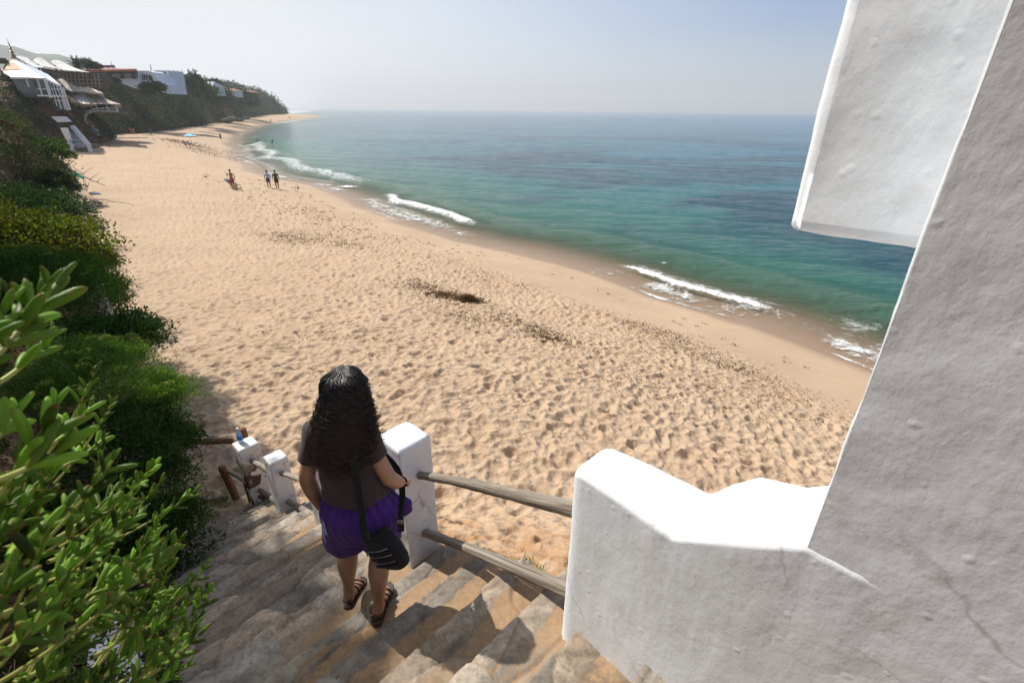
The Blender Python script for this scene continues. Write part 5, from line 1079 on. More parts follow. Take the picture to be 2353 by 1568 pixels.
rowsB=[[Vector((c.x+u*2.1,c.y+u*.5+math.sin(a)*.75*(1-abs(u)**2.2),2.9+.75*max(0,math.cos(a))*(1-abs(u)**3)**.6)) for a in np.linspace(-math.pi/2,math.pi/2,9)] for u in np.linspace(-1,1,13)]
b.sheet(rowsB,.06); b.mk('hull','dark_wood',bo,smooth=True); b=B(); b.beam((c.x-2.0,c.y-.48,3.66),(c.x+2.0,c.y+.48,3.66),.09); b.mk('keel','white_metal',bo)
# ------------------------------------------------------------------ seaweed
sw=Leafy(); r=np.random.default_rng(12)
def weed(cx,cy,n,sx,sy,ang,hmax,ln=.09):
    a=r.normal(size=n)*sx;b_=r.normal(size=n)*sy; x_=cx+a*math.sin(ang)-b_*math.cos(ang); y_=cy+a*math.cos(ang)+b_*math.sin(ang)
    z_=landz(x_,y_)+r.random(n)*hmax*np.exp(-(a/sx/1.2)**2-(b_/sy/1.2)**2)+.01
    sw.add(*leaves(np.stack([x_,y_,z_],1),np.stack([r.normal(size=n),r.normal(size=n),r.normal(size=n)*.35+.1],1),ln*(.4+r.random(n)),ln*.28,np.clip(np.array([[.13,.07,.035]])*(1+.4*r.normal(size=(n,1))),.008,1),r))
for cx,cy,a,b_,k in DEBW:
    rg=math.hypot(cx,cy); weed(cx,cy,int(1100*k),a*.55,b_*.55,math.radians(-52),.04,.05+.0022*rg)
n=7000   # thin scatter along the old tide lines
A_=r.random(n); az=R(-40)+A_*R(85); rg=9+r.random(n)**.7*62; x_=rg*np.sin(az);y_=rg*np.cos(az); s_,_a=shore(x_,y_); wv_=-s_; pk=.55*np.exp(-((wv_-8)/3)**2)+.35*np.exp(-((wv_-4.2)/1.0)**2)+.16*np.exp(-((wv_-14)/6)**2)*(x_>-14); pk*=np.clip(.45+1.1*fbm(x_*.2,y_*.2,0,3,55),0,1.3); ok=(r.random(n)<pk)&(wv_>2.2); x_,y_=x_[ok],y_[ok]; rg=rg[ok]
for rep in range(7):
    jx=x_+r.normal(size=len(x_))*.07;jy=y_+r.normal(size=len(x_))*.07; sw.add(*leaves(np.stack([jx,jy,landz(jx,jy)+.015+.03*r.random(len(x_))],1),np.stack([r.normal(size=len(x_)),r.normal(size=len(x_)),.25*r.normal(size=len(x_))],1),(.045+.0016*rg)*(.5+r.random(len(x_))),.02+.0006*rg,np.clip(np.array([[.12,.065,.032]])*(1+.4*r.normal(size=(len(x_),1))),.008,1),r))
o=sw.mk('seaweed_litter','scrub'); setk(o,'dry brown seaweed scattered over the sand and along the tide line',kind='stuff')
def clump(lab,px,py,n,sx,sy,h):
    c=atz(px,py,2.0); z0=float(landz(np.array([c.x]),np.array([c.y]))[0]); c=atz(px,py,z0); e=empty('seaweed_clump',c,lab,'seaweed','heaps of dry seaweed on the sand'); L_=Leafy(); a=r.normal(size=n)*sx;b_=r.normal(size=n)*sy; L_.add(*leaves(np.stack([c.x+a,c.y+b_,z0+.02+h*np.exp(-(a/sx)**2*.7-(b_/sy)**2*.7)*r.random(n)],1),r.normal(size=(n,3))*[1,1,.5],.11,.028,np.clip(np.array([[.19,.11,.055]])*(1+.35*r.normal(size=(n,1))),.008,1),r)); L_.mk('weed','scrub',e)
clump('largest dark heap of dry seaweed in the middle of the sand',1072,694,2600,.30,.22,.34)
clump('flat brown seaweed heap just above the largest one',1010,680,1300,.5,.26,.07)
clump('brown seaweed heap below and right of the largest one',1240,792,1500,.5,.28,.07)
clump('small seaweed heap between the two larger ones',1070,765,600,.25,.18,.06)
# ------------------------------------------------------------------ people on the beach
def cloth(name,col): 
    if name not in MAT: MAT[name]=simple(name,col,.9,.15,12,.3,.01)
    return name
SK=[cloth('skin_tan',(.33,.18,.11)),cloth('skin_fair',(.50,.30,.21))]
for nm,c_ in (('c_black',(.03,.03,.035)),('c_olive',(.05,.07,.05)),('c_white',(.62,.64,.68)),('c_lightblue',(.36,.47,.60)),('c_navy',(.04,.06,.13)),('c_red',(.40,.06,.06)),('c_purple',(.34,.10,.42)),('c_blue',(.06,.20,.45)),('c_teal',(.10,.40,.48)),('hair_dark',(.035,.022,.016)),('hair_light',(.22,.14,.07)),('c_tan',(.48,.36,.20)),('c_grey',(.2,.2,.22)),('c_green',(.02,.42,.22)),('c_pink',(.55,.25,.25))): cloth(nm,c_)
def figure(lab,loc,az,h,legs,arms,skin,top,bottom,hair,lean=0.0,hipz=.93,long=False,cutz=None,torso=None):
    """legs/arms: lists of joint polylines in body units (x right, y forward, z up)"""
    k=h/1.72; e=empty('person',loc,lab,'person',None,-az); e.scale=(k,k,k)
    T=lambda x_,y_,z_:(x_,y_+(z_-hipz)*math.tan(lean) if z_>hipz and lean<.9 else y_,z_)
    def tz(dz,dy=0): # point up the leaning spine
        return (0,dz*math.sin(lean)+dy*math.cos(lean),hipz+dz*math.cos(lean)-dy*math.sin(lean))
    b=B(); Lr=[.085,.055,.04,.045]
    spine=[tz(-.08),tz(.05),tz(.22),tz(.40),tz(.49),tz(.53),tz(.60)]
    b.tube(spine,[.15,.145,.13,.165,.12,.055,.05],12,[.10,.10,.09,.10,.08,.055,.05])
    b.ball(tz(.69,.01),(.078,.092,.112),12,9,Euler((-lean,0,0)))
    b.ball(tz(.67,.105),(.014,.022,.02),6,4)                                 # nose
    for s in (-1,1): q=tz(.69,0); b.ball((s*.08,q[1],q[2]),(.012,.02,.03),6,4)    # ears
    for L_ in legs:
        b.tube(L_,[.095,.068,.058,.040,.036][:len(L_)] if len(L_)<6 else .06,10); p=Vector(L_[-1]); b.tube([p+Vector((0,-.05,-.02)),p+Vector((0,.07,-.035)),p+Vector((0,.17,-.05))],[.038,.036,.022],8)
    for L_ in arms:
        b.tube(L_,[.052,.044,.036,.028][:len(L_)],8); p=Vector(L_[-1]);d=(p-Vector(L_[-2])).normalized(); b.tube([p,p+d*.08],[.03,.036],8,[.02,.02])
        for f in range(4): sx=(f-1.5)*.017; b.tube([p+d*.07+Vector((sx,0,0)),p+d*.155+Vector((sx,.015,0))],.0085,5)
        b.tube([p+d*.03+Vector((.02,.015,0)),p+d*.09+Vector((.035,.03,0))],.009,5)
    me=blend(b,.018,3); me.materials.append(MAT[skin]); link('body',me,e,False)
    if top:
        b=B(); b.tube([tz(.0 if not long else -.1),tz(.22),tz(.40),tz(.50)],[.17,.15,.185,.13],14,[.12,.11,.12,.09])
        for L_ in arms: a,c=Vector(L_[0]),Vector(L_[1]); b.tube([a,a.lerp(c,.65)],[.07,.062],8)
        me=blend(b,.022,3); me.materials.append(MAT[top]); link('shirt',me,e,False)
    if bottom:
        b=B(); b.tube([tz(.07),tz(-.02),tz(-.12)],[.16,.175,.17],14,[.115,.125,.12])
        for L_ in legs: a,c=Vector(L_[0]),Vector(L_[1]); b.tube([a,a.lerp(c,.5),a.lerp(c,.85)],[.105,.098,.095],9)
        me=blend(b,.022,3); me.materials.append(MAT[bottom]); link('shorts',me,e,False)
    b=B(); b.ball(tz(.72,-.025),(.09,.095,.10),10,8,Euler((-lean,0,0))); 
    if hair[1]: b.tube([tz(.70,-.06),tz(.55,-.09),tz(.42,-.11)],[.08,.08,.04],9)
    b.mk('hair',hair[0],e,False,True); return e
HI=.93
def stride(a=.0): return [[(-.10,0,.9),(-.10,.02+a*.5,.5),(-.10,a-.03,.08)],[(.10,0,.9),(.10,.06-a*.3,.5),(.10,-a-.03,.08)]]
ARM=[[(-.20,0,1.36),(-.26,-.03,1.10),(-.27,.04,.86)],[(.20,0,1.36),(.26,-.03,1.10),(.27,.04,.86)]]
def gp(px,py,z): return atz(px,py,z)
def gz(px,py):
    z=1.0
    for _ in range(6): p=atz(px,py,z); z=float(landz(np.array([p.x]),np.array([p.y]))[0])
    return atz(px,py,max(z,-.6))
figure('man in dark shirt and shorts walking, right one of the pair near the waterline',gz(638,433.5),R(-20),1.80,stride(.12),ARM,SK[0],'c_olive','c_black',('hair_dark',0))
figure('slim person in light long shirt walking left beside a man in dark clothes',gz(619,431.5),R(-20),1.68,stride(-.10),ARM,SK[0],'c_lightblue','c_navy',('hair_dark',0),long=True)
figure('shirtless man with red and white shorts standing by a folding lounger',gz(537,435),R(-40),1.80,stride(.04),[[(-.20,0,1.36),(-.30,.04,1.16),(-.30,.14,1.40)],ARM[1]],SK[0],None,'c_red',('hair_dark',0))
figure('walker in dark clothes carrying a bag, alone between the parasol and the surf',gz(508,321.5),R(-25),1.68,stride(.2),ARM,SK[0],'c_black','c_black',('hair_dark',1),long=True)
figure('person bending down in the foam near a small dog',gz(589.5,331),R(60),1.70,stride(.1),[[(-.2,.42,1.18),(-.2,.55,.95),(-.15,.62,.75)],[(.2,.42,1.18),(.2,.55,.95),(.15,.62,.75)]],SK[0],'c_black','c_black',('hair_dark',0),lean=1.15)
p=atz(627,334,-.75); figure('person wading waist deep in the sea with bent arms',p,R(-60),1.70,stride(0),[[(-.2,0,1.36),(-.3,.08,1.12),(-.2,.28,1.15)],[(.2,0,1.36),(.3,.08,1.12),(.2,.28,1.15)]],SK[0],'c_black','c_black',('hair_dark',0))
SIT=[[(-.10,0,.10),(-.14,.38,.42),(-.12,.62,.06)],[(.10,0,.10),(.14,.38,.42),(.12,.62,.06)]]
SARM=[[(-.20,-.12,.52),(-.28,.02,.34),(-.24,.25,.36)],[(.20,-.12,.52),(.28,.02,.34),(.24,.25,.36)]]
figure('person in blue sitting on the sand, left of a friend in purple',gz(426,334),R(50),1.7,SIT,SARM,SK[0],'c_blue','c_navy',('hair_dark',0),lean=-.25,hipz=.14)
figure('person in purple sitting on the sand below the turquoise parasol',gz(435.5,334),R(60),1.7,SIT,SARM,SK[0],'c_purple','c_purple',('hair_dark',1),lean=-.25,hipz=.14)
figure('person in dark blue walking alone near the cliff shade',gz(347,311),R(-50),1.7,stride(.15),ARM,SK[0],'c_navy','c_navy',('hair_dark',1),long=True)
figure('sunlit bather in red at the edge of the cliff shade, left of the pair',gz(302,308.5),R(20),1.7,stride(.05),ARM,SK[1],None,'c_red',('hair_dark',0))
figure('bather in a pink top at the edge of the cliff shade, right of the pair',gz(309,309),R(-30),1.65,stride(-.05),ARM,SK[1],'c_pink','c_red',('hair_dark',1))
figure('far walker in dark clothes on the wet sand before the point',gz(622,281.5),R(-20),1.75,stride(.15),ARM,SK[0],'c_black','c_black',('hair_dark',0))
figure('far bather crouching low in the shallows between two walkers',gz(641,279),R(40),1.7,SIT,SARM,SK[1],'c_pink','c_red',('hair_dark',0),lean=.2,hipz=.14)
figure('farthest figure standing at the water by the sandy point',gz(666,273.8),R(10),1.7,stride(.1),ARM,SK[0],'c_grey','c_navy',('hair_dark',0))
figure('person in white sitting among the far rocks',gz(524,284),R(60),1.7,SIT,SARM,SK[1],'c_white','c_white',('hair_dark',0),lean=0,hipz=.14)
figure('dark figure standing beside the person in white at the far rocks',gz(531.5,284.3),R(-10),1.7,stride(.1),ARM,SK[0],'c_black','c_navy',('hair_dark',0))
figure('figure in red walking beyond the far rocks',gz(537,277.5),R(-10),1.7,stride(.1),ARM,SK[0],'c_red','c_black',('hair_dark',0))
figure('person in a dark top sitting in the shade of the deck',gz(262,304.5),R(60),1.7,SIT,SARM,SK[1],'c_grey','c_navy',('hair_light',0),lean=0,hipz=.14)
figure('person in white sitting in the shade right of a dark rucksack',gz(269,304),R(70),1.7,SIT,SARM,SK[1],'c_white','c_lightblue',('hair_dark',0),lean=0,hipz=.14)
sw_=atz(721,336,0); figure('swimmer with only head and shoulders above the water',(sw_.x,sw_.y,-1.38),R(30),1.7,stride(0),[[(-.2,0,1.36),(-.32,.12,1.30),(-.3,.35,1.36)],ARM[1]],SK[0],'c_black','c_black',('hair_dark',0))
# dog
def dog(lab,loc,az,s=1.0):
    e=empty('dog',loc,lab,'dog',None,-az); e.scale=(s,s,s); b=B()
    b.tube([(0,-.28,.40),(0,-.18,.42),(0,0,.40),(0,.2,.42),(0,.29,.46)],[.07,.10,.09,.125,.09],10); b.tube([(0,.26,.46),(0,.36,.58),(0,.40,.62)],[.085,.065,.06],9); b.ball((0,.42,.64),(.06,.075,.06),9,7); b.tube([(0,.46,.62),(0,.57,.60)],[.038,.024],8)
    for x_ in (-.045,.045): b.tube([(x_,.40,.68),(x_*1.3,.385,.735)],[.025,.008],6)
    for x_ in (-.07,.07):
        b.tube([(x_,.22,.42),(x_,.21,.24),(x_,.20,.05),(x_,.24,.02)],[.06,.032,.024,.026],7); b.tube([(x_,-.24,.42),(x_*1.1,-.16,.26),(x_,-.28,.14),(x_,-.25,.03),(x_,-.21,.02)],[.075,.05,.026,.022,.026],7)
    b.tube([(0,-.32,.44),(0,-.42,.50),(0,-.50,.60)],[.03,.02,.012],6); me=blend(b,.012,2); me.materials.append(MAT['dogfur']); link('body',me,e,False)
MAT['dogfur']=simple('dog_fur',(.16,.07,.035),.9,.3,14,.4,.02)
dog('small brown dog standing in the foam at the edge of the sea',gz(563,336.5),R(80),1.1)
# parasol
c=gz(441,333); e=empty('beach_parasol',c,'turquoise and pale blue parasol planted in the sand','parasol'); b=B(); b.tube([c,c+Vector((.1,0,2.3))],.025,8); b.mk('pole','white_metal',e)
MAT['parasol']=simple('parasol_cloth',(.16,.50,.62),.7,.5,1.2,0)
rows=[]; tp=c+Vector((.10,0,2.25))
for t in np.linspace(.02,1,6): rows.append([tp+Vector((math.cos(a)*1.15*t,math.sin(a)*1.15*t,-.42*t*t+.02*math.cos(a*8)*t)) for a in np.linspace(0,2*math.pi,33)])
b=B(); b.sheet(rows,.015); b.mk('canopy','parasol',e,smooth=True); b=B(); b.ball(tp+Vector((0,0,.04)),.05,8,6); b.mk('finial','c_black',e)
# lounger beside the man
c=gz(522,431); e=empty('folding_lounger',c,'striped folding lounger standing open on the sand by the man','lounger',None,0); b=B(); A0=c+Vector((-.25,.1,.75));A1=c+Vector((.35,0,.28));A2=c+Vector((1.0,-.05,.22)); sd_=Vector((.1,.5,0))
b.sheet([[A0,A0+sd_],[A0.lerp(A1,.5),A0.lerp(A1,.5)+sd_],[A1,A1+sd_],[A2,A2+sd_]],.03); b.mk('seat','c_navy',e)
b=B(); 
for t in (.15,.35,.55,.75,.92): q=A0.lerp(A1,t) if t<.5 else A1.lerp(A2,(t-.5)*2); b.beam(q+Vector((0,0,.03)),q+sd_+Vector((0,0,.03)),.06,.02)
b.mk('stripe','c_white',e); b=B()
for o_ in (Vector((0,0,0)),sd_): b.tube([A0+o_,A1+o_,A2+o_],.018,6); b.tube([A1+o_+Vector((.1,0,0)),c+o_+Vector((.2,0,0))],.018,6); b.tube([A2+o_,c+o_+Vector((.95,-.05,0))],.018,6)
b.mk('frame','white_metal',e)
c=gz(541.5,436); e=empty('beach_bag',c,'tan beach bag standing in front of the man by the lounger','bag'); b=B(); b.box((c.x,c.y,c.z+.3),(.42,.2,.62),.3); b.mk('bag_body','c_tan',e,bevel=.05); b=B(); b.tube([(c.x-.12,c.y,c.z+.6),(c.x,c.y,c.z+.82),(c.x+.12,c.y,c.z+.6)],.012,6); b.mk('handle','c_tan',e)
# fishing rod
c=gz(680.6,440); e=empty('fishing_rod',c,'tall thin fishing rod on its stand at the waterline','fishing rod'); tp=aty(690.5,389,c.y); b=B(); b.tube([c,c.lerp(tp,.5),tp],[.02,.014,.006],6); b.mk('rod','white_metal',e); b=B(); q=c.lerp(tp,.17)+Vector((.12,0,0)); b.ball(q,(.09,.07,.12),8,6); b.mk('reel','c_black',e); b=B(); 
for dx,dy in ((-.25,.1),(.25,.1),(0,-.25)): b.tube([c+Vector((0,0,.5)),c+Vector((dx,dy,0))],.012,5)
b.mk('stand','c_black',e)
# green sunshade near the first headland
def g3(px,py): return atz(px,py,3.03)
e=empty('sun_shade',g3(180,432),'green cloth sunshade on thin poles beside the headland','sunshade'); b=B(); rows=[]
q=[aty(166,400,36.5),aty(195,413,36),aty(191,404,38.5),aty(166,396,39)]
rows=[[q[0].lerp(q[1],s) for s in np.linspace(0,1,7)],[q[0].lerp(q[3],.5).lerp(q[1].lerp(q[2],.5),s)+Vector((0,0,.12)) for s in np.linspace(0,1,7)],[q[3].lerp(q[2],s) for s in np.linspace(0,1,7)]]
b.sheet(rows,.02); b.mk('canopy','c_green',e,smooth=True); b=B(); pb=g3(199,440); b.tube([q[1],pb],.02,6); b.mk('pole','white_metal',e); b=B(); b.tube([q[2],g3(193,428)],.02,6); b.mk('pole','white_metal',e)
c=g3(217,447); e=empty('towel',c,'small white bundle lying on the sand by the sunshade','bundle'); b=B(); b.ball((c.x,c.y,c.z+.08),(.35,.25,.12),10,7); b.ball((c.x+.35,c.y,c.z+.05),(.15,.12,.08),8,6); b.mk('cloth','c_white',e,smooth=True)
c=g3(218,346) if False else gz(218,345); 
c=gz(158,527); e=empty('towel',c,'white crumpled cloth in the shade at the foot of the bank','bundle'); b=B(); b.ball((c.x,c.y,c.z+.05),(.28,.14,.07),10,7); b.ball((c.x+.2,c.y+.02,c.z+.03),(.14,.1,.05),8,6); b.mk('cloth','c_white',e,smooth=True)
c=gz(258,304.5); e=empty('rucksack',c,'dark rucksack lying in the cliff shade','bag'); b=B(); b.ball((c.x,c.y,c.z+.3),(.5,.35,.35),10,7); b.mk('bag_body','c_navy',e,smooth=True); b=B(); b.tube([(c.x-.3,c.y-.3,c.z+.2),(c.x-.1,c.y-.42,c.z+.45),(c.x+.1,c.y-.35,c.z+.5)],.04,6); b.mk('strap','c_black',e)
# ------------------------------------------------------------------ the woman on the steps (local frame: x right, y forward, z up, origin at her right foot)
MAT['skin']=None
def skinmat():
    m,n,b=newmat('skin'); v=coords(n); f=noise(n,v,6,4); f2=noise(n,v,140,3)
    n.links.new(ramp(n,f,[(.3,(.33,.175,.105)),(.7,(.42,.235,.145))]),b.inputs['Base Color']); b.inputs['Roughness'].default_value=.48; b.inputs['Specular IOR Level'].default_value=.4
    b.inputs['Subsurface Weight'].default_value=.12; b.inputs['Subsurface Radius'].default_value=(.012,.005,.003)
    bump(n,b,f2,.12,.002); return m
MAT['skin']=skinmat()
def fabric(name,col,weave=900,wr=.35):
    m,n,b=newmat(name); v=coords(n); f=noise(n,v,9,5,.6,.8); f2=noise(n,v,weave,2)
    n.links.new(ramp(n,f,[(.3,tuple(c*.8 for c in col)),(.7,tuple(c*1.2 for c in col))]),b.inputs['Base Color']); b.inputs['Roughness'].default_value=.9; b.inputs['Specular IOR Level'].default_value=.2; b.inputs['Sheen Weight'].default_value=.12
    b1=bump(n,b,f,wr,.012); bump(n,b,f2,.2,.001,b1); return m
MAT['tee']=fabric('charcoal_jersey',(.052,.042,.038)); MAT['purple']=fabric('purple_cotton',(.058,.018,.165)); MAT['bagcloth']=fabric('black_nylon',(.012,.012,.014)); MAT['strap']=fabric('black_webbing',(.012,.012,.013))
MAT['sandal']=simple('sandal',(.045,.025,.018),.6,.3,20,.3,.005); MAT['zip']=simple('zip_metal',(.30,.30,.31),.35,.1,20,0,metal=.6)
def hairmat():
    m,n,b=newmat('hair'); c=attr(n,'col'); n.links.new(c,b.inputs['Base Color']); b.inputs['Roughness'].default_value=.36; b.inputs['Specular IOR Level'].default_value=.6; b.inputs['Anisotropic'].default_value=.4; return m
MAT['hair']=hairmat()
MAT['hair_base']=simple('hair_base',(.010,.008,.007),.8,.3,30,.6,.01)
W0=(-.74,1.85,6.205)
wo=empty('person',W0,'woman walking down the stone steps, long curly black hair, charcoal top, purple shorts','person')
def slim(me):
    co=grab(me); k=1-.16*sstep(.93,1.18,co[:,2])*sstep(1.40,1.30,co[:,2]); co[:,0]=-.085+(co[:,0]+.085)*k; setco(me,co)
b=B()
# trunk
b.rings([((-.01,.0,.66),.12,.10),((-.01,.0,.72),.17,.125),((-.02,.0,.80),.180,.130),((-.02,.0,.90),.150,.105),((-.025,0,1.0),.140,.098),((-.035,0,1.10),.158,.104),((-.045,0,1.18),.168,.100),((-.05,0,1.24),.150,.080),((-.045,.005,1.285),.085,.062),((-.03,.01,1.32),.054,.054),((-.015,.02,1.38),.050,.052)],24)
b.ball((-.07,-.055,.76),(.095,.085,.10),14,10); b.ball((.055,-.055,.76),(.095,.085,.10),14,10)
# head with face
hc=Vector((.0,.045,1.440)); b.ball(hc,(.074,.092,.108),18,12,Euler((R(-14),0,0))); b.ball(hc+Vector((0,.045,-.055)),(.052,.055,.055),14,9); b.ball(hc+Vector((0,.103,-.012)),(.012,.02,.022),8,6)
b.tube([hc+Vector((-.022,.098,-.048)),hc+Vector((0,.104,-.048)),hc+Vector((.022,.098,-.048))],.007,6)
for s in (-1,1): b.ball(hc+Vector((s*.077,.0,-.01)),(.010,.020,.032),8,6)
# arms
aL=[(-.185,0,1.235),(-.222,-.008,1.12),(-.244,-.018,1.02),(-.250,-.012,.965),(-.247,.010,.87),(-.240,.035,.765),(-.236,.042,.73)]
b.tube(aL,[.052,.047,.042,.039,.037,.027,.025],14,[.055,.050,.044,.040,.039,.024,.021])
aR=[(.095,0,1.24),(.125,-.012,1.13),(.150,-.025,1.04),(.160,-.025,.99),(.172,.01,.935),(.182,.062,.885),(.184,.085,.868)]
b.tube(aR,[.052,.047,.042,.040,.037,.027,.024],14,[.055,.050,.044,.041,.038,.024,.021])
# left hand: relaxed, fingers slightly curled, palm to the thigh
def hand(b,p,dn,fw,out,side,curl=1.0):
    """p wrist, dn direction of fingers, fw direction of the thumb edge, out back of hand normal"""
    p=Vector(p);dn=Vector(dn).normalized();fw=Vector(fw).normalized();out=Vector(out).normalized()
    b.tube([p-dn*.015,p+dn*.02,p+dn*.05,p+dn*.078],[.024,.031,.036,.034],12,[.019,.018,.016,.014]) if abs(dn.cross(Vector((0,0,1))).dot(fw))>.5 else b.ball(p+dn*.042,(.017 if abs(out.x)>.5 else .034,.034 if abs(out.x)>.5 else .017,.050),12,9)
    for i,(o,l) in enumerate(((.026,.062),(.009,.070),(-.008,.065),(-.024,.052))):
        q=p+dn*.072+fw*o; c=curl*(.7+.25*i); a1=dn*math.cos(.25*c)-out*math.sin(.25*c); a2=dn*math.cos(.75*c)-out*math.sin(.75*c); a3=dn*math.cos(1.25*c)-out*math.sin(1.25*c)
        q1=q+a1*l*.45;q2=q1+a2*l*.33;q3=q2+a3*l*.26; b.tube([q-dn*.02,q,q1,q2,q3],[.0095,.0092,.0086,.0078,.0065],9)
    q=p+dn*.018+fw*.024; b.tube([q-fw*.01,q+fw*.016+dn*.022,q+fw*.024+dn*.045-out*.006,q+fw*.022+dn*.066-out*.012],[.013,.012,.0098,.0075],9)
hand(b,(-.235,.043,.722),(.04,.10,-1),(0,1,.10),(-1,0,0),-1,.9)
hand(b,(.184,.092,.862),(-.05,.75,-.62),(-.62,.30,.45),(.85,.1,.3),1,1.5)
# legs
def leg(hx,kx,ky,kz,ax,ay,az_):
    h=Vector((hx,0,.78));k=Vector((kx,ky,kz));a=Vector((ax,ay,az_)); P=[h,h.lerp(k,.3),h.lerp(k,.65),h.lerp(k,.92),k+Vector((0,-.004,-.02)),k.lerp(a,.20)+Vector((0,-.016,0)),k.lerp(a,.34)+Vector((0,-.020,0)),k.lerp(a,.58)+Vector((0,-.012,0)),k.lerp(a,.84),a]
    b.tube(P,[.098,.090,.073,.058,.053,.055,.055,.044,.032,.031],18,[.102,.092,.076,.058,.053,.059,.060,.047,.035,.036])
leg(.060,.040,.02,.445,.008,-.035,.085); leg(-.085,-.150,.075,.42,-.200,.090,.065)
def foot(an,heel,toe):
    an=Vector(an);heel=Vector(heel);toe=Vector(toe); d=(toe-heel).normalized(); up=Vector((0,0,1)); s=d.cross(up).normalized(); L_=(toe-heel).length
    b.tube([an+Vector((0,0,.02)),an.lerp(heel+d*.03+up*.03,.55),heel+d*.03+up*.028],[.032,.036,.030],12)
    b.tube([heel+d*.012+up*.024,heel+d*.05+up*.032,heel+d*L_*.45+up*.036,heel+d*L_*.68+up*.026,heel+d*L_*.80+up*.018],[.020,.029,.033,.036,.032],12,[.022,.030,.030,.020,.013])
    for i,(o,l,r_) in enumerate(((-.024,.052,.0105),(-.007,.050,.0080),(.008,.045,.0076),(.020,.038,.0070),(.031,.030,.0066))):
        o=o*(1 if True else -1); q=heel+d*(L_*.78-.004*i)+s*o*(-1 if toe.x<-.1 else 1)*-1 if False else heel+d*(L_*.78-.004*i)+s*(o if toe.x<-.1 else o)
        b.tube([q+up*.016,q+d*l*.5+up*.019,q+d*l+up*.011],[r_*1.05,r_,r_*.85],8)
HR,TRr=Vector((.0,-.085,.022)),Vector((.012,.135,.022)); HL,TLl=Vector((-.205,.05,-.035)),Vector((-.195,.262,-.085))
foot((.008,-.035,.085),HR,TRr); foot((-.200,.090,.065),HL,TLl)
me=blend(b,.0042,5,.5); slim(me); me.materials.append(MAT['skin']); link('body',me,wo,False)
print('woman body',len(me.vertices))
def wrinkle(me,amp,fx,fy,fz,seed,mask=None,oc=3):
    co=grab(me);nn=grabn(me); d=fbm(co[:,0]*fx,co[:,1]*fy,co[:,2]*fz,oc,seed)*amp
    if mask is not None: d=d*mask(co)
    setco(me,co+nn*d[:,None])
# t-shirt
b=B(); b.rings([((-.018,0,.888),.172,.128),((-.02,0,.905),.174,.130),((-.022,0,.95),.164,.120),((-.028,0,1.02),.160,.115),((-.035,0,1.10),.172,.118),((-.045,0,1.18),.180,.113),((-.05,0,1.235),.160,.092),((-.047,.005,1.275),.105,.072),((-.045,.005,1.295),.075,.060)],28)
for P in (aL,aR):
    a=Vector(P[0]);m=Vector(P[1]);c=Vector(P[2]); s=-1 if P is aL else 1
    b.tube([a+Vector((-s*.05,0,.01)),a+Vector((s*.0,0,.008)),m+Vector((s*.004,0,0)),m.lerp(c,.30)+Vector((s*.008,0,0))],[.066,.068,.064,.066],18)
me=blend(b,.005,6,.5); slim(me); wrinkle(me,.010,5,5,9,31,lambda c:sstep(1.2,.98,c[:,2])*.9+.25); wrinkle(me,.004,22,22,10,33,None); me.materials.append(MAT['tee']); link('shirt',me,wo,False)
# shorts
b=B(); b.rings([((-.02,0.004,.635),.178,.132),((-.015,0,.675),.190,.142),((-.012,-.005,.72),.198,.150),((-.012,-.005,.76),.205,.155),((-.015,-.003,.81),.196,.150),((-.018,0,.86),.172,.130),((-.018,0,.89),.160,.118),((-.018,0,.925),.158,.116)],30)
for (hx,kx,ky,kz,tl,rr0) in ((.075,.055,.01,.50,.62,.112),(-.098,-.135,.045,.47,.62,.118)):
    h=Vector((hx,-.003,.76));k=Vector((kx,ky,kz)); P=[h,h.lerp(k,.35),h.lerp(k,tl),h.lerp(k,.80 if hx<0 else .72)]; b.tube(P,[.105,rr0,rr0+.004,rr0+.003],22,[.135,.130,.126,.122])
b.tube([(.16,.03,.80),(.19,.045,.745),(.212,.03,.705)],[.03,.040,.010],10,[.04,.05,.03])
me=blend(b,.0055,5,.5)
co=grab(me);nn=grabn(me); an=np.arctan2(co[:,1],co[:,0]+.015); g=np.exp(-((co[:,2]-.895)/.03)**2)*.0045*np.sin(an*46)+.0035*np.sin(an*23+co[:,2]*18)*sstep(.60,.88,co[:,2])+.008*fbm(co[:,0]*8,co[:,1]*8,co[:,2]*5,3,41)+.004*fbm(co[:,0]*24,co[:,1]*24,co[:,2]*14,2,42)
setco(me,co+nn*g[:,None]); me.materials.append(MAT['purple']); link('shorts',me,wo,False)
# bracelet
b=B(); c=Vector(aR[5]); b.tube([c+Vector((math.cos(t)*.031,math.sin(t)*.014+math.cos(t)*.004,math.sin(t)*.026)) for t in np.linspace(0,6.0,16)],.0045,6); b.mk('bracelet','strap',wo,False,True)
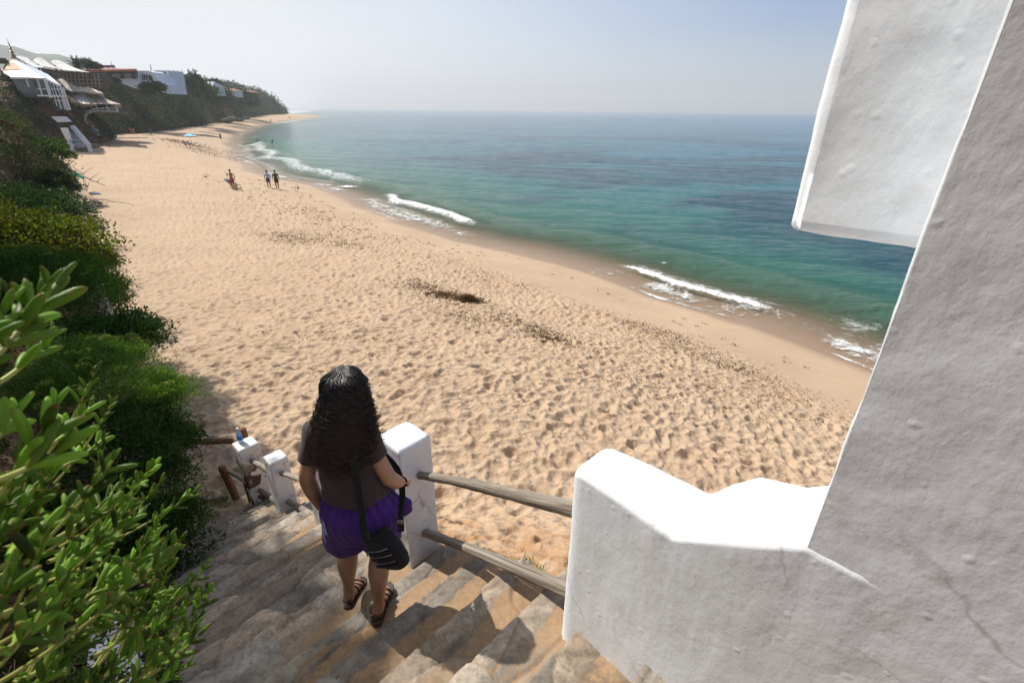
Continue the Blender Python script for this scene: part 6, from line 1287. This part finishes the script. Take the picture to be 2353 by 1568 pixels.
# sandals
def sandal(heel,toe,flip):
    d=(toe-heel).normalized(); up=Vector((0,0,1)); s=d.cross(up).normalized(); L_=(toe-heel).length+.055; o0=heel-d*.022; out=[]
    prof=[(0,.0),(.04,.024),(.12,.031),(.3,.031),(.5,.033),(.68,.041),(.82,.042),(.93,.032),(1,.0)]
    ts=np.linspace(0,1,26); lft=[o0+d*t*L_+s*np.interp(t,[p[0] for p in prof],[p[1] for p in prof]) for t in ts]; rgt=[o0+d*t*L_-s*np.interp(t,[p[0] for p in prof],[p[1] for p in prof]) for t in ts]
    b=B(); ring=lft+rgt[::-1][1:-1]; k=len(ring); v=[p+up*-.022 for p in ring]+[p+up*.002 for p in ring]+[p.lerp(o0+d*.5*L_,.05)+up*.006 for p in ring]
    f=[tuple(range(k)),tuple(range(3*k-1,2*k-1,-1))]+[(i,i+k,(i+1)%k+k,(i+1)%k) for i in range(k)]+[(i+k,i+2*k,(i+1)%k+2*k,(i+1)%k+k) for i in range(k)]
    b.add(v,f)
    def arch(t,h,w_,wd,tilt=0): return [o0+d*(t*L_+tilt*math.sin(a*0)+tilt*(a/math.pi))+s*math.cos(a)*w_+up*(.004+math.sin(a)*h) for a in np.linspace(0,math.pi,11)]
    for t,h,w_,tl in ((.70,.045,.042,.0),(.60,.055,.040,-.03),(.40,.070,.038,.02),(.26,.088,.036,-.01)):
        P=arch(t,h,w_,0,tl); b.tube(P,[.008]*11,6,[.0035]*11) 
    P=[o0+d*.10*L_+s*.030+up*.03,o0-d*.004+up*.052,o0+d*.10*L_-s*.030+up*.03]; P=[P[0].lerp(P[1],t).lerp(P[1].lerp(P[2],t),t) for t in np.linspace(0,1,9)]; b.tube([p-d*.0 for p in P],[.004]*9,6,[.009]*9)
    so2=b.mk('sandal','sandal',wo,False,True); so2.data.polygons.foreach_set('use_smooth',np.zeros(len(so2.data.polygons),dtype=bool)); return so2
sandal(HR,TRr,1); sandal(HL,TLl,-1)
# hair: a dark volume with thousands of curls over it
b=B(); b.ball(hc+Vector((0,-.012,.010)),(.086,.100,.112),16,12); b.rings([((0,-.015,1.48),.080,.085),((-.004,-.040,1.41),.080,.075),((-.012,-.055,1.33),.082,.055),((-.025,-.070,1.25),.092,.045),((-.035,-.085,1.19),.075,.030),((-.04,-.090,1.15),.04,.016)],20)
me=blend(b,.007,5); me.materials.append(MAT['hair_base']); link('hair_mass',me,wo,False)
hr=np.random.default_rng(99); NS,NP=3800,52
th=hr.uniform(-2.55,2.55,NS); ph=hr.uniform(.0,1.0,NS)    # angle round the head (0 = back), height of the root
rx,ry,rz=.080,.096,.108
el=np.pi/2*(1-ph*1.05); root=np.stack([np.sin(th)*np.cos(el)*rx+hc.x,-np.cos(th)*np.cos(el)*ry+hc.y-.010,np.sin(el)*rz+hc.z+.012],1)
Ls=hr.uniform(.19,.42,NS)*(1-.28*np.abs(th)/2.55*(hr.random(NS)))
t=np.linspace(0,1,NP)[None,:]
lat=np.sin(th)[:,None]; spreadx=(.066+.030*hr.random((NS,1)))*lat
zz=root[:,2:3]+.012*np.sin(np.clip(t*9,0,math.pi))-Ls[:,None]*np.clip(t-.04,0,1)**1.0
dep=np.clip((hc.z+.02-zz)/.42,0,1.1)
cxx=-.052*dep+.0; tx=cxx+spreadx*(1.0+.38*np.sin(np.clip(dep,0,1)*2.0))+hr.normal(0,.012,(NS,1))*dep*3
bx0=root[:,0:1]; wx=sstep(0,.30,t); X_=bx0*(1-wx)+tx*wx
outw=-(.074+.018*hr.random((NS,1)))*np.clip(np.cos(th)[:,None]*.55+.62,.1,1); ty=outw-.045*dep+ .05*(np.abs(lat)**3)
wy=sstep(0,.28,t); Y_=root[:,1:2]*(1-wy)+ty*wy
front=(np.abs(th)>1.75)[:,None]; Y_=np.where(front,root[:,1:2]*(1-wy)+(.01+.03*hr.random((NS,1)))*wy,Y_)
cr2=(.003+.0125*np.clip(t*1.6,0,1))*(.6+.8*hr.random((NS,1))); clump=(np.round(th*7)+np.round(ph*6)*31).astype(int); cph=_h(clump,clump*0,clump*0,3)*6.28; wl=.036+.012*_h(clump,clump*0,clump*0,5)[:,None]+hr.normal(0,.002,(NS,1)); phs=cph[:,None]+hr.normal(0,.9,(NS,1)); s_arc=t*Ls[:,None]
X_=X_+cr2*np.cos(s_arc/wl*6.28+phs)+.008*np.sin(t*5+phs*3)*t; Y_=Y_+cr2*np.sin(s_arc/wl*6.28+phs)-.004*t; zz=zz+cr2*.35*np.sin(s_arc/wl*6.28+phs+1)
C3=np.stack([X_,Y_,zz],2); Tn=np.gradient(C3,axis=1); Tn/=np.linalg.norm(Tn,axis=2,keepdims=True)+1e-9
A1=np.cross(Tn,np.array([0.3,1,.2])); A1/=np.linalg.norm(A1,axis=2,keepdims=True)+1e-9; A2=np.cross(Tn,A1)
wd=(.0017+.0010*hr.random((NS,1)))*np.clip(1.15-t*.75,.25,1); V=[]
for j in range(3):
    a=2*math.pi*j/3; V.append(C3+(A1*math.cos(a)+A2*math.sin(a))*wd[...,None])
V=np.stack(V,2).reshape(-1,3); base_=(np.arange(NS)*NP*3)[:,None,None]; ii=(np.arange(NP-1)*3)[None,:,None]; jj=np.arange(3)[None,None,:]
F=np.stack([(base_+ii+jj).ravel(),(base_+ii+(jj+1)%3).ravel(),(base_+ii+3+(jj+1)%3).ravel(),(base_+ii+3+jj).ravel()],1)
k=sstep(.45,1.0,t)*(.3+.9*hr.random((NS,1))); ccol=np.array([.010,.0075,.006])[None,None,:]*(1-k[...,None])+np.array([.065,.030,.016])[None,None,:]*k[...,None]; ccol=np.repeat(ccol.reshape(-1,3),3,0)
link('hair',npmesh('hair',V,F,'hair',True,{'col':ccol}),wo,False)
# shoulder bag (held, so a thing of its own)
BC=Vector((-.74+.135,1.85-.150,6.205+.665))
bg_=empty('shoulder_bag',BC,'black nylon shoulder bag with curved zips hanging at the right hip of the woman','bag')
b=B(); prof=[(-.115,.060),(-.10,.088),(-.06,.100),(0,.104),(.05,.098),(.085,.085),(.105,.060)]
b.rings([((0,0,z),w_,.036+.020*math.cos(z*11)) for z,w_ in prof],30,.8)
me=blend(b,.005,5); wrinkle(me,.006,14,14,16,51)
m4=Matrix.Rotation(R(-24),4,'Z')@Matrix.Rotation(R(-20),4,'Y')@Matrix.Rotation(R(8),4,'X'); me.transform(m4); me.materials.append(MAT['bagcloth']); link('bag_body',me,bg_,False)
for z0,w_,lab in ((.048,.088,1),(.008,.094,1),(-.036,.088,1)):
    b=B(); P=[m4@Vector((math.sin(a)*w_,-(.060)*math.cos(a)**.6-.004,z0+.020*a-.012*a*a)) for a in np.linspace(-1.05,1.05,16)]; b.tube(P,[.0018]*16,5,[.0028]*16); p=P[2]; b.box(p+Vector((-.002,-.006,-.006)),(.006,.006,.018)); b.mk('zip','zip',bg_,False)
for z0 in (.028,-.012,-.056):
    b=B(); P=[m4@Vector((math.sin(a)*.096,-(.060)*max(0,math.cos(a))**.6-.001,z0+.020*a-.012*a*a)) for a in np.linspace(-1.15,1.15,16)]; b.tube(P,[.004]*16,6,[.010]*16); b.mk('pocket_flap','bagcloth',bg_,False,True)
O=Vector(W0)-BC; strapL=[O+Vector(p) for p in ((.015,.085,1.16),(.02,.055,1.262),(.018,.0,1.298),(.022,-.055,1.278),(.028,-.112,1.235),(.040,-.135,1.15),(.046,-.145,1.03),(.052,-.160,.92),(.058,-.185,.83),(.062,-.185,.79),(.066,-.180,.735))]
strapR=[O+Vector(p) for p in ((.03,.085,1.16),(.09,.125,1.02),(.16,.105,.93),(.195,.03,.86),(.20,-.05,.80),(.208,-.10,.78),(.208,-.115,.735))]
def ribbon(b,P,w_,th,nrm):
    P=[Vector(p) for p in P]; Q=[]
    for i in range(len(P)-1):
        p0,p1,p2,p3=P[max(i-1,0)],P[i],P[i+1],P[min(i+2,len(P)-1)]
        for t in (0,.25,.5,.75): Q.append(.5*((2*p1)+(p2-p0)*t+(2*p0-5*p1+4*p2-p3)*t*t+(3*p1-p0-3*p2+p3)*t**3))
    Q.append(P[-1]); rows=[]
    for i,q in enumerate(Q):
        d=(Q[min(i+1,len(Q)-1)]-Q[max(i-1,0)]).normalized(); s=Vector(nrm)-d*d.dot(Vector(nrm)); s.normalize(); rows.append([q-s*w_/2,q,q+s*w_/2])
    b.sheet(rows,th)
b=B(); ribbon(b,strapL,.036,.004,(1,0,0)); b.mk('strap','strap',bg_,False,True)
b=B(); ribbon(b,strapR,.032,.004,(.5,.3,.4)); b.mk('strap','strap',bg_,False,True)
b=B(); q=strapR[5]; b.box(q,(.036,.012,.022)); b.mk('buckle','zip',bg_,False)
# ------------------------------------------------------------------ haze
hb=B(); hb.box((1500,2500,112),(12500,12500,236)); m=bpy.data.materials.new('haze'); m.use_nodes=True; n=m.node_tree; n.nodes.remove(n.nodes['Principled BSDF'])
pv=n.nodes.new('ShaderNodeVolumePrincipled'); pv.inputs['Color'].default_value=(.90,.94,.98,1); pv.inputs['Density'].default_value=.00032; pv.inputs['Anisotropy'].default_value=.2
n.links.new(pv.outputs[0],n.nodes['Material Output'].inputs['Volume']); MAT['haze']=m
ho=hb.mk('haze','haze'); setk(ho,'thin sea haze over the whole bay',kind='stuff')
